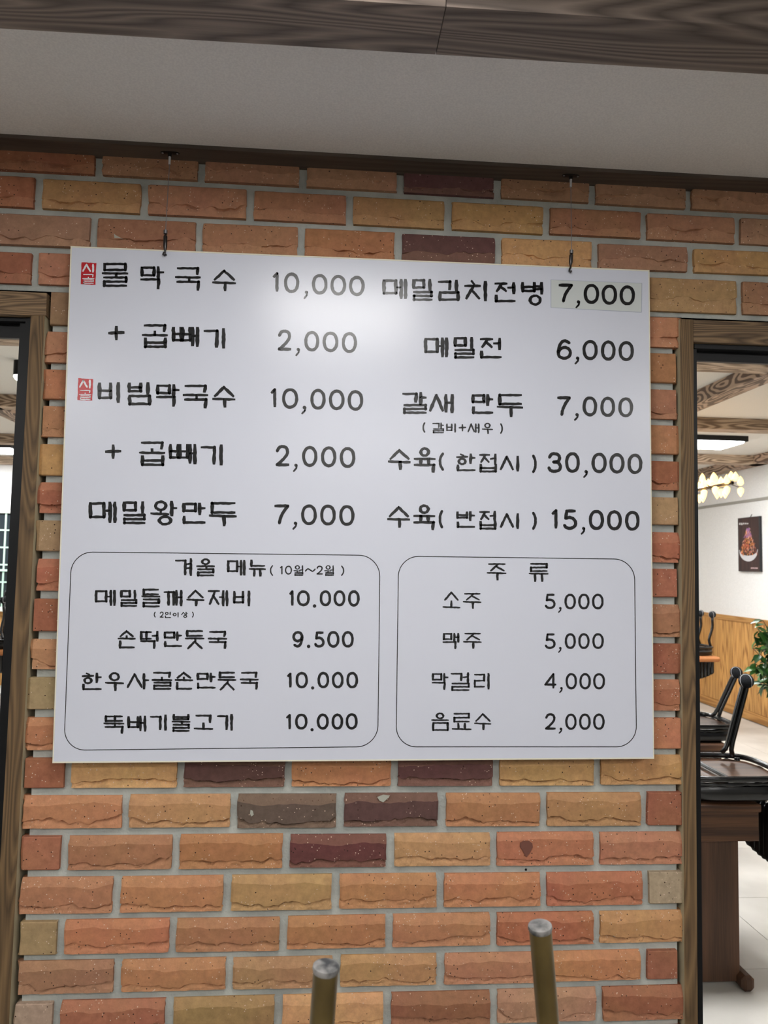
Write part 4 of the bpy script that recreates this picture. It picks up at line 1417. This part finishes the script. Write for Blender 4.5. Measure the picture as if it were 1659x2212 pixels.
NM = [plain('noodle print %s' % c, v, .5) for c, v in zip(('orange', 'brown', 'red', 'yellow', 'pink', 'purple'), NC)]
rn = random.Random(9)
for ci, m_ in enumerate(NM):
    pol = []
    for _ in range(60):
        v = rn.uniform(.22, .68)
        if ci == 5 or (ci == 4 and _ % 2): v = rn.uniform(.19, .36)
        hw = .06 + (v - .2) * .72
        u = .5 + rn.uniform(-hw, hw)
        a = rn.uniform(.5, 2.6); L = rn.uniform(.03, .10); th = .009
        du, dv = math.cos(a) * L, math.sin(a) * L * .6
        pol.append([(u - th, v), (u + du - th, v + dv), (u + du + th, v + dv), (u + th, v)])
    flat(pol, 'noodle_print', m_, xp - .0009 - ci * .0003)
tl = []
for i, ch in enumerate('시골'):
    tl += glyph(ch, (.60 + i * .16, .925, .72 + i * .16, .95), .008)
flat([[(.60 + i * .036, .925), (.62 + i * .036, .925), (.62 + i * .036, .948), (.60 + i * .036, .948)] for i in range(9)], 'caption_print', plain('caption print', rgb(220, 190, 190), .5), xp - .0006)
MB().tube([(XR - .02, (yn + yfz) / 2 - .02, z1p - .005), (XR, (yn + yfz) / 2 - .02, z1p + .03)], .003, 6).build('hanging_nail', DARKST, post)
# ================================================================== TABLES AND UPTURNED CHAIRS
def ball_foot(c, r, parent, seed):
    b = MB().ball(c, r, 20)
    o = b.build('tennis_ball', FELT, parent, smooth='all')
    rb_ = random.Random(seed)
    e = Matrix.Rotation(rb_.uniform(-.5, .9), 3, 'Z') @ Matrix.Rotation(rb_.uniform(-.6, .6), 3, 'X')
    P = []
    for k in range(48):
        t_ = 2 * math.pi * k / 48
        A_, B_ = .75, .25
        v = Vector((A_ * math.cos(t_) + B_ * math.cos(3 * t_), A_ * math.sin(t_) - B_ * math.sin(3 * t_), 2 * math.sqrt(A_ * B_) * math.sin(2 * t_)))
        P.append(Vector(c) + (e @ v) * r * 1.002)
    MB().tube(P, r * .035, 5, closed=True).build('seam', SEAM, o, smooth='all')
    return o


def upturned_chair(legs, seat_c, sx, sy, ztop, rz, back_dir, label, group, seed, rball=.032, ztable=.72, back=True, boff=.13, bent=False, bshift=0.0):
    """legs: list of (foot point, tip point). The seat lies upside down on the table, cushion down."""
    cx, cy = seat_c
    t = empty('upturned_chair', (cx, cy, ztable), rz, label=label, cat='chair', group=group)
    R_ = Matrix.Rotation(rz, 3, 'Z')
    loc = lambda x, y, z: Vector((cx, cy, 0)) + R_ @ Vector((x, y, z))
    # rounded-square outlines
    def outline(ax, ay, z, n=40, e=4.0):
        o = []
        for k in range(n):
            a = 2 * math.pi * k / n
            c, s_ = math.cos(a), math.sin(a)
            rr = (abs(c) ** e + abs(s_) ** e) ** (-1 / e)
            o.append(loc(ax * rr * c, ay * rr * s_, z))
        return o
    def stack(levels, name, m, sm='all', cap=True):
        b = MB(); n = 40
        vs = []
        for (ax, ay, z) in levels: vs += outline(ax, ay, z, n)
        fs = []
        for i in range(len(levels) - 1):
            for k in range(n):
                k2 = (k + 1) % n
                fs.append((i * n + k, i * n + k2, (i + 1) * n + k2, (i + 1) * n + k))
        fs.append(tuple(range(n))[::-1]); fs.append(tuple((len(levels) - 1) * n + k for k in range(n)))
        b.add(vs, fs)
        return b.build(name, m, t, smooth=True)
    a, c = sx / 2, sy / 2
    h = ztop - ztable
    stack([(a * .84, c * .84, ztable + .0015), (a * .97, c * .97, ztable + h * .15), (a * 1.0, c * 1.0, ztable + h * .38), (a * 1.0, c * 1.0, ztable + h * .55), (a * .97, c * .97, ztable + h * .68), (a * .9, c * .9, ztable + h * .74)], 'seat_cushion', LEATHER)
    # gathered leatherette edge tacked over the base
    g_ = random.Random(seed)
    pts = []
    for k in range(64):
        p = outline(a * .955, c * .955, ztable + h * .76 + g_.uniform(-.003, .003), 64)[k]
        pts.append(p)
    MB().tube(pts, [.007 + g_.uniform(-.002, .003) for _ in pts], 7, closed=True).build('piping', LEATHER, t, smooth='all')
    stack([(a * .93, c * .93, ztable + h * .74), (a * .93, c * .93, ztable + h * .86)], 'seat_base', PLY)
    MB().tube(outline(a * .98, c * .98, ztop, 64), .011, 10, closed=True).build('seat_frame', BLACKM, t, smooth='all')
    cr_ = MB()
    cr_.tube([loc(-a * .2, -c * .98, ztop), loc(-a * .2, c * .98, ztop)], .008, 8)
    cr_.build('crossbar', BLACKM, t, smooth=True)
    for i, (f, p) in enumerate(legs):
        f, p = Vector(f), Vector(p)
        ax = (p - f).normalized()
        side = ax.cross(Vector((0.2, 1, 0))).normalized()
        w = .0085
        # a hairpin: two tubes side by side that meet under the ball
        for sg in (-1,):
            pts = [f + side * w * 2.6 - ax * .004, f + side * w * 1.3 + ax * .02, f + side * w + ax * .05, p + side * w - ax * .02, p + side * w * .7, p - side * w * .7, p - side * w - ax * .02,
                   f - side * w + ax * .05, f - side * w * 1.3 + ax * .02, f - side * w * 2.6 - ax * .004]
        if bent:
            d_ = p - f
            pts = [f + d_ * t_ + Vector((o_, 0, 0)) for t_, o_ in ((-.02, .004), (.06, -.003), (.14, -.012), (.22, -.018), (.32, -.014), (.48, -.001), (.62, .008), (.72, .008), (.85, .003), (1, 0))]
        lg = MB().tube(pts, .0125 if bent else .0095, 10).build('leg', BLACKM, t, smooth='all')
        ball_foot(tuple(p + ax * rball * .45), rball, lg, seed * 10 + i)
    if back:
        # curved ribbed back hanging below the table edge, carried by two tubes
        bd = Vector(back_dir).normalized()
        sd = Vector((-bd.y, bd.x, 0))
        if abs(bd.x) < .5: a, c = c, a
        C0 = Vector((cx + bshift, cy, 0)) + bd * (a * .98)
        q = boff - .04
        for sg in (-1, 1):
            pts = [C0 + sd * sg * c * .75 + Vector((0, 0, ztop)), C0 + sd * sg * c * .8 + bd * max(q * .55, .012) + Vector((0, 0, ztop - .05)), C0 + sd * sg * c * .82 + bd * q + Vector((0, 0, ztable - .1)), C0 + sd * sg * c * .78 + bd * (q + .01) + Vector((0, 0, ztable - .18))]
            MB().tube(pts, .011, 10).build('back_post', BLACKM, t, smooth='all')
        n = 13
        bk_ = None
        for k in range(n):
            f0, f1 = k / n, (k + 1) / n
            ps_ = []
            for f in (f0, (f0 + f1) / 2, f1):
                an = (f - .5) * 2
                base = C0 + bd * (boff - .045 * an * an) + sd * an * c * .98
                bulge = .014 if f == (f0 + f1) / 2 else 0.0
                ps_.append((base, bulge, .07 * abs(an) ** 2.2))
            ztp_ = ztable - .05 ; zbt = ztable - .27
            vs = []
            for z_ in (zbt, zbt + .02, ztp_ - .02, ztp_):
                ed = .5 if z_ in (zbt, ztp_) else 1.0
                lf_ = 1.0 if z_ < ztp_ - .03 else 0.0
                for base, bulge, up_ in ps_:
                    vs.append(base + bd * (bulge + .008) * ed + Vector((0, 0, z_ + up_ * lf_)))
                for base, bulge, up_ in ps_[::-1]:
                    vs.append(base - bd * (bulge + .008) * ed + Vector((0, 0, z_ + up_ * lf_)))
            fs = []
            for i in range(3):
                for q_ in range(6):
                    q2 = (q_ + 1) % 6
                    fs.append((i * 6 + q_, i * 6 + q2, (i + 1) * 6 + q2, (i + 1) * 6 + q_))
            fs.append(tuple(range(6))[::-1]); fs.append(tuple(18 + q_ for q_ in range(6)))
            MB().add(vs, fs).build('back_rib', LEATHER, t, smooth='all')
    return t


GRP = 'black chairs turned upside down on tables in the back room'


def table(x0, x1, y0, y1, ztop, label, apron_drop, leg_w, top_m, rounded_end=False, top_over=.0, inset=.12, legy=None):
    t = empty('dining_table', ((x0 + x1) / 2, (y0 + y1) / 2, 0), label=label, cat='table')
    MB().box((x0, y0, ztop - .03), (x1, y1, ztop), bev=.008 if not rounded_end else .012).build('tabletop', top_m, t)
    if apron_drop:
        MB().box((x0 + .01, y0 + .012, ztop - .03 - apron_drop), (x1 - .03, y1 - .012, ztop - .03), bev=.002).build('apron', TABLEX, t)
    return t


# --- near table in the right opening
fn = atz(1594, 2132, 0)
yn0 = fn.y                               # plane of the near leg panel
xe = aty(1640, 1780, yn0 - .03).x
zt_n = aty(1580, 1736, yn0 - .03).z
zap = aty(1580, 1818, yn0 - .03).z
T1 = empty('dining_table', (xe - .6, yn0 + .3, 0), label='dark walnut table with a panel leg, seen through the right opening', cat='table')
MB().box((xe - 1.25, yn0 - .045, zt_n - .028), (xe + .002, yn0 + .60, zt_n), bev=.004).build('tabletop', TABLEX, T1)
MB().box((xe - 1.22, yn0 - .03, zap), (xe - .001, yn0 + .57, zt_n - .030), bev=.002).build('apron', TABLEX, T1)
xl0, xl1 = aty(1508, 2000, yn0).x - .06, aty(1597.5, 1990, yn0).x
MB().box((xl0, yn0, .018), (xl1, yn0 + .05, zap), bev=.003).build('leg_panel', TABLEW, T1)
MB().box((xl1 - .012, yn0 + .05, .05), (xl1 + .018, yn0 + .48, zap), bev=.003).build('leg_panel', TABLEW, T1)
MB().box((xl1 - .014, yn0 - .045, 0), (xl1 + .034, yn0 + .50, .056), bev=.014).build('foot', TABLEW, T1)
MB().box((xl1 - .34, yn0 - .045, 0), (xl1 - .30, yn0 + .50, .056), bev=.014).build('foot', TABLEW, T1)
MB().box((xe - 1.17, yn0 + .04, 0.0), (xe - 1.12, yn0 + .5, zap), bev=.003).build('leg_panel', TABLEW, T1)

# near chair
yc = yn0 + .14
zst = zt_n + .088
ln_base = aty(1571, 1628, yn0 + .27); 
ln_tip = aty(1610, 1478, yn0 + .27)
lf_base = aty(1700, 1665, yn0 - .01); lf_tip = aty(1752, 1480, yn0 - .01)
cxn = aty(1548, 1650, yc).x
xq = aty(1494, 1600, yn0 - .03).x
fx = lambda p, z: Vector((p.x, p.y, z))
upturned_chair([(ln_base, ln_tip), (lf_base, lf_tip), ((xq, yn0 + .27, zst), (xq - .05, yn0 + .31, ln_tip.z)), ((xq, yn0 - .0, zst), (xq - .05, yn0 - .04, ln_tip.z))],
               (cxn, yc), .42, .36, zst, 0.0, (1, 0, 0), 'black chair upturned on the walnut table, nearest in the right opening', GRP, 3, .030, zt_n, boff=.05, bshift=-.05)
# chair behind it on the next table
yn2 = yn0 + .95
zt2 = zt_n
pe = aty(1560, 1640, yn2 + .10)
T2 = empty('dining_table', (pe.x - .5, yn2 + .2, 0), label='second dark walnut table behind the nearest one, mostly hidden', cat='table')
xe2 = aty(1556, 1640, yn2).x
MB().box((xe2 - 1.2, yn2 - .08, zt2 - .03), (xe2, yn2 + .29, zt2), bev=.004).build('tabletop', TABLEX, T2)
MB().box((xe2 - 1.15, yn2 - .05, zt2 - .11), (xe2 - .02, yn2 + .28, zt2 - .032), bev=.002).build('apron', TABLEX, T2)
for xx in (xe2 - .30, xe2 - 1.0):
    MB().box((xx, yn2, 0), (xx + .05, yn2 + .26, zt2 - .11), bev=.003).build('leg_panel', TABLEW, T2)
z2 = zt2 + .08
lb = aty(1546, 1602, yn2 + .16); lb.z = z2; lt = aty(1588, 1458, yn2 + .16)
c2x = lb.x - .17
z2 = zt2 + .08
upturned_chair([(lb, lt), ((c2x - .16, yn2 - .04 + .02, z2), (c2x - .20, yn2 - .1, lt.z - .02)), ((c2x - .1, yn2 + .3, z2), (c2x - .14, yn2 + .33, lt.z)), ((c2x - .1, yn2 + .02, z2), (c2x - .14, yn2, lt.z))],
               (c2x + .0, yn2 + .12), .38, .36, z2, 0.0, (0, 1, 0), 'black chair upturned on the second table, right behind the nearest one', GRP, 5, .031, zt2, boff=.07)
# far table with orange top
zt3 = .715
pe3 = atz(1556, 1419, zt3)
T3 = empty('dining_table', (pe3.x - .6, pe3.y + .3, 0), label='orange-topped table far back against the wainscot, seen through the right opening', cat='table')
MB().box((pe3.x - 1.2, pe3.y - .02, zt3 - .045), (pe3.x, pe3.y + .38, zt3), bev=.016).build('tabletop', TABLEO, T3)
MB().box((pe3.x - 1.15, pe3.y + .03, zt3 - .10), (pe3.x - .42, pe3.y + .38, zt3 - .045), bev=.003).build('apron', TABLEX, T3)
for xx, yy in ((pe3.x - .40, pe3.y + .08), (pe3.x - .40, pe3.y + .36), (pe3.x - 1.1, pe3.y + .08), (pe3.x - 1.1, pe3.y + .36)):
    MB().tube([(xx, yy, 0), (xx, yy, zt3 - .045)], .016, 10).build('leg', BLACKM, T3, smooth=True)
yc3 = pe3.y + .22
z3 = zt3 + .075
bs1 = aty(1535, 1414, yc3 - .1); tp1 = aty(1538.5, 1331, yc3 - .1)
bs0 = aty(1512, 1412, yc3 + .12); tp0 = aty(1513, 1328, yc3 + .12)
c3x = bs1.x - .17
sx_ = lambda p: Vector((p.x, p.y, z3))
upturned_chair([(sx_(bs1), tp1), (sx_(bs0), tp0), ((c3x - .14, yc3 - .1, z3), (c3x - .2, yc3 - .12, tp1.z)), ((c3x - .14, yc3 + .12, z3), (c3x - .2, yc3 + .14, tp1.z))],
               (c3x, yc3), .38, .36, z3, 0.0, (0, 1, 0), 'black chair upturned on the far orange table with its ribbed back hanging down', GRP, 8, .033, zt3, boff=.07, bent=True, bshift=.17)
# left opening: a table with an upturned chair near the far window
zt4 = .715
pe4 = atz(6, 1404, zt4)
T4 = empty('dining_table', (pe4.x - .2, pe4.y + .3, 0), label='orange-topped table at the left edge, seen through the left opening', cat='table')
MB().box((pe4.x - .9, pe4.y - .02, zt4 - .045), (pe4.x + .35, pe4.y + .38, zt4), bev=.012).build('tabletop', TABLEO, T4)
for xx, yy in ((pe4.x - .8, pe4.y + .08), (pe4.x - .8, pe4.y + .36), (pe4.x + .25, pe4.y + .08), (pe4.x + .25, pe4.y + .36)):
    MB().tube([(xx, yy, 0), (xx, yy, zt4 - .045)], .018, 10).build('leg', BLACKM, T4, smooth=True)
yc4 = pe4.y + .22
z4 = zt4 + .075
b0 = aty(6.5, 1380, yc4 - .12); t0_ = aty(7.5, 1300, yc4 - .12)
b1_ = aty(11, 1376, yc4 + .14); t1_ = aty(15.5, 1286, yc4 + .14)
f4 = lambda p: Vector((p.x, p.y, z4))
c4x = b0.x + .02
upturned_chair([(f4(b0), t0_), (f4(b1_), t1_), ((c4x - .2, yc4 - .1, z4), (c4x - .24, yc4 - .12, t0_.z)), ((c4x - .2, yc4 + .12, z4), (c4x - .24, yc4 + .14, t0_.z))],
               (c4x - .08, yc4), .40, .36, z4, 0.0, (0, 1, 0), 'black chair upturned on the table at the left edge, below the lattice window', GRP, 12, .031, zt4, boff=.07, bent=True)
# an upright chair in front of it: dark rounded back
yc5 = pe4.y - .55
p5 = aty(-12, 1452, yc5)

# ================================================================== POTTED PLANT at the right edge
LEAF = [plain('glossy leaf mid', rgb(58, 104, 44), .35), plain('glossy leaf dark', rgb(34, 70, 34), .35), plain('glossy leaf light', rgb(104, 146, 84), .4)]
yp = 3.55
pc = aty(1672, 1410, yp)
t = empty('potted_plant', (pc.x + .34, yp + .05, 0), label='leafy green potted plant at the right edge, in front of the wainscot', cat='plant')
lt_ = MB()
prof = [(.0, .12), (.0, .14), (.30, .17), (.32, .18), (.32, .165), (.27, .155)]
n = 24
vs, fs = [], []
for z_, r_ in prof:
    for k in range(n):
        a = 2 * math.pi * k / n
        vs.append((pc.x + .34 + r_ * math.cos(a), yp + .05 + r_ * math.sin(a), z_))
for i in range(len(prof) - 1):
    for k in range(n):
        k2 = (k + 1) % n
        fs.append((i * n + k, i * n + k2, (i + 1) * n + k2, (i + 1) * n + k))
fs.append(tuple((len(prof) - 1) * n + k for k in range(n)))
MB().add(vs, fs).build('pot', plain('grey plant pot', rgb(110, 108, 104), .6), t, smooth=True)
base = Vector((pc.x + .34, yp + .05, .27))
STEM = plain('brown stem', rgb(70, 56, 40), .8)
rp = random.Random(21)
leafm = []
for k in range(3):
    m = MB()
    L = .085
    vs = [(0, 0, 0), (L * .25, .018, .004), (L * .25, -.018, .004), (L * .25, 0, -.003), (L * .6, .022, .0), (L * .6, -.022, .0), (L * .6, 0, -.008), (L, 0, -.022)]
    fs = [(0, 3, 1), (0, 2, 3), (3, 6, 4, 1), (2, 5, 6, 3), (6, 7, 4), (5, 7, 6)]
    m.add(vs, fs)
    me = bpy.data.meshes.new('leaf'); me.from_pydata(m.v, [], m.f); me.materials.append(LEAF[k])
    me.polygons.foreach_set('use_smooth', [True] * len(m.f))
    leafm.append(me)
top = Vector((pc.x, yp, aty(1655, 1350, yp).z))
bot = aty(1655, 1478, yp).z
stems = []
for i in range(12):
    a = rp.uniform(0, 2 * math.pi)
    R0 = rp.uniform(.05, .20)
    tipz = rp.uniform(bot + .02, top.z + .05)
    tip = Vector((pc.x + .05 + R0 * math.cos(a) , yp + R0 * math.sin(a), tipz))
    if i == 0: tip = aty(1632, 1352, yp)
    if i == 1: tip = aty(1626, 1400, yp)
    if i == 2: tip = aty(1632, 1440, yp)
    if i == 3: tip = aty(1648, 1340, yp)
    if i > 3: tip = aty(*[(1638, 1358), (1628, 1372), (1642, 1412), (1630, 1432), (1644, 1456), (1646, 1474), (1652, 1390), (1655, 1440)][i - 4], yp + rp.uniform(-.08, .1))
    mid = (base + tip) / 2 + Vector((0, 0, .12))
    P_ = [base * (1 - s_) ** 2 + mid * 2 * s_ * (1 - s_) + tip * s_ * s_ for s_ in [k / 8 for k in range(9)]]
    MB().tube(P_, [.006 - .0005 * k for k in range(9)], 6).build('stem', STEM, t, smooth='all')
    stems.append(P_)
cnt = 0
for P_ in stems:
    for k in range(20):
        s_ = rp.uniform(.55, 1.0)
        i = min(7, int(s_ * 8)); f = s_ * 8 - i
        p = P_[i].lerp(P_[i + 1], f)
        o = bpy.data.objects.new('leaf', leafm[rp.choice((0, 0, 1, 1, 2))])
        COL.objects.link(o)
        o.parent = t
        o.matrix_parent_inverse = parent_world(t).inverted()
        o.location = p
        o.rotation_euler = (rp.uniform(-.7, .7), rp.uniform(-.2, 1.0), rp.uniform(0, 6.28))
        s2 = rp.uniform(.7, 1.15)
        o.scale = (s2, s2, s2)
        cnt += 1

# ================================================================== UPTURNED STOOL IN THE FOREGROUND (two legs show)
TUBEM = noisemat('olive bronze lacquered tube', rgb(80, 66, 34), rgb(108, 92, 52), 12, .38, .05, spec=.5)
GLIDE = noisemat('grey worn rubber glide', rgb(60, 62, 64), rgb(150, 148, 146), 60, .6, .5, .001, spec=.3)
d1, d2 = .80, .905
def atd(px, py, dpt):
    r_ = ray(px, py); return CAM + r_ * (dpt / r_.dot(FW))
t1 = atd(704, 2094, d1); t2 = atd(1167, 2006, d2)
zt_ = (t1.z + t2.z) / 2
t1 = t1 + (t1 - CAM) * ((zt_ - CAM.z) / (t1.z - CAM.z) - 1); t2 = t2 + (t2 - CAM) * ((zt_ - CAM.z) / (t2.z - CAM.z) - 1)
mid = (t1 + t2) / 2; e1 = (t2 - t1); e1.z = 0
nrm = Vector((e1.y, -e1.x, 0)).normalized()       # towards the viewer
Ls = e1.length
t3, t4 = t2 + nrm * Ls, t1 + nrm * Ls
ctr = (t1 + t2 + t3 + t4) / 4
TZ = .70
st = empty('upturned_stool', (ctr.x, ctr.y, TZ), label='upturned stool in the foreground, only two blurred bronze leg ends show at the bottom', cat='stool')
rt_ = .0132
for p in (t1, t2, t3, t4):
    d = (p - ctr); d.z = 0
    ft = Vector((ctr.x, ctr.y, 0)) + d * (1.12) ; ft.z = TZ + .07
    if p is t1 or p is t2:
        p2 = aty(695.5, 2212, t1.y + .004) if p is t1 else aty(1184, 2212, t2.y + .012)
        ft = p + (p2 - p) * ((TZ + .07 - p.z) / (p2.z - p.z))
    ax = (p - ft).normalized()
    lg = MB().tube([ft, p], rt_, 20).build('leg', TUBEM, st, smooth=True)
    MB().tube([p - ax * .002, p + ax * .001, p + ax * .004, p + ax * .0055], [rt_ * 1.02, rt_ * 1.09, rt_ * 1.05, rt_ * .8], 20).build('glide', GLIDE, lg, smooth=True)
n = 32
vs, fs = [], []
R1 = Ls * .86
for z_, r_ in ((TZ, R1 * .9), (TZ + .012, R1), (TZ + .045, R1), (TZ + .06, R1 * .92), (TZ + .07, R1 * .9), (TZ + .078, R1 * .88)):
    for k in range(n):
        a = 2 * math.pi * k / n
        vs.append((ctr.x + r_ * math.cos(a), ctr.y + r_ * math.sin(a), z_))
for i in range(5):
    for k in range(n):
        k2 = (k + 1) % n
        fs.append((i * n + k, i * n + k2, (i + 1) * n + k2, (i + 1) * n + k))
fs.append(tuple(range(n))[::-1]); fs.append(tuple(5 * n + k for k in range(n)))
MB().add(vs, fs).build('seat', LEATHER, st, smooth=True)
T5 = empty('dining_table', (ctr.x, ctr.y, 0), label='dining table below the frame, carrying the upturned foreground stool', cat='table')
MB().box((ctr.x - .6, ctr.y - .34, TZ - .03), (ctr.x + .6, ctr.y + .32, TZ), bev=.006).build('tabletop', TABLEX, T5)
for sx_ in (-1, 1):
    for sy_ in (-1, 1):
        MB().box((ctr.x + sx_ * .55 - .025, ctr.y + sy_ * .28 - .025, 0), (ctr.x + sx_ * .55 + .025, ctr.y + sy_ * .28 + .025, TZ - .03), bev=.003).build('leg', TABLEW, T5)
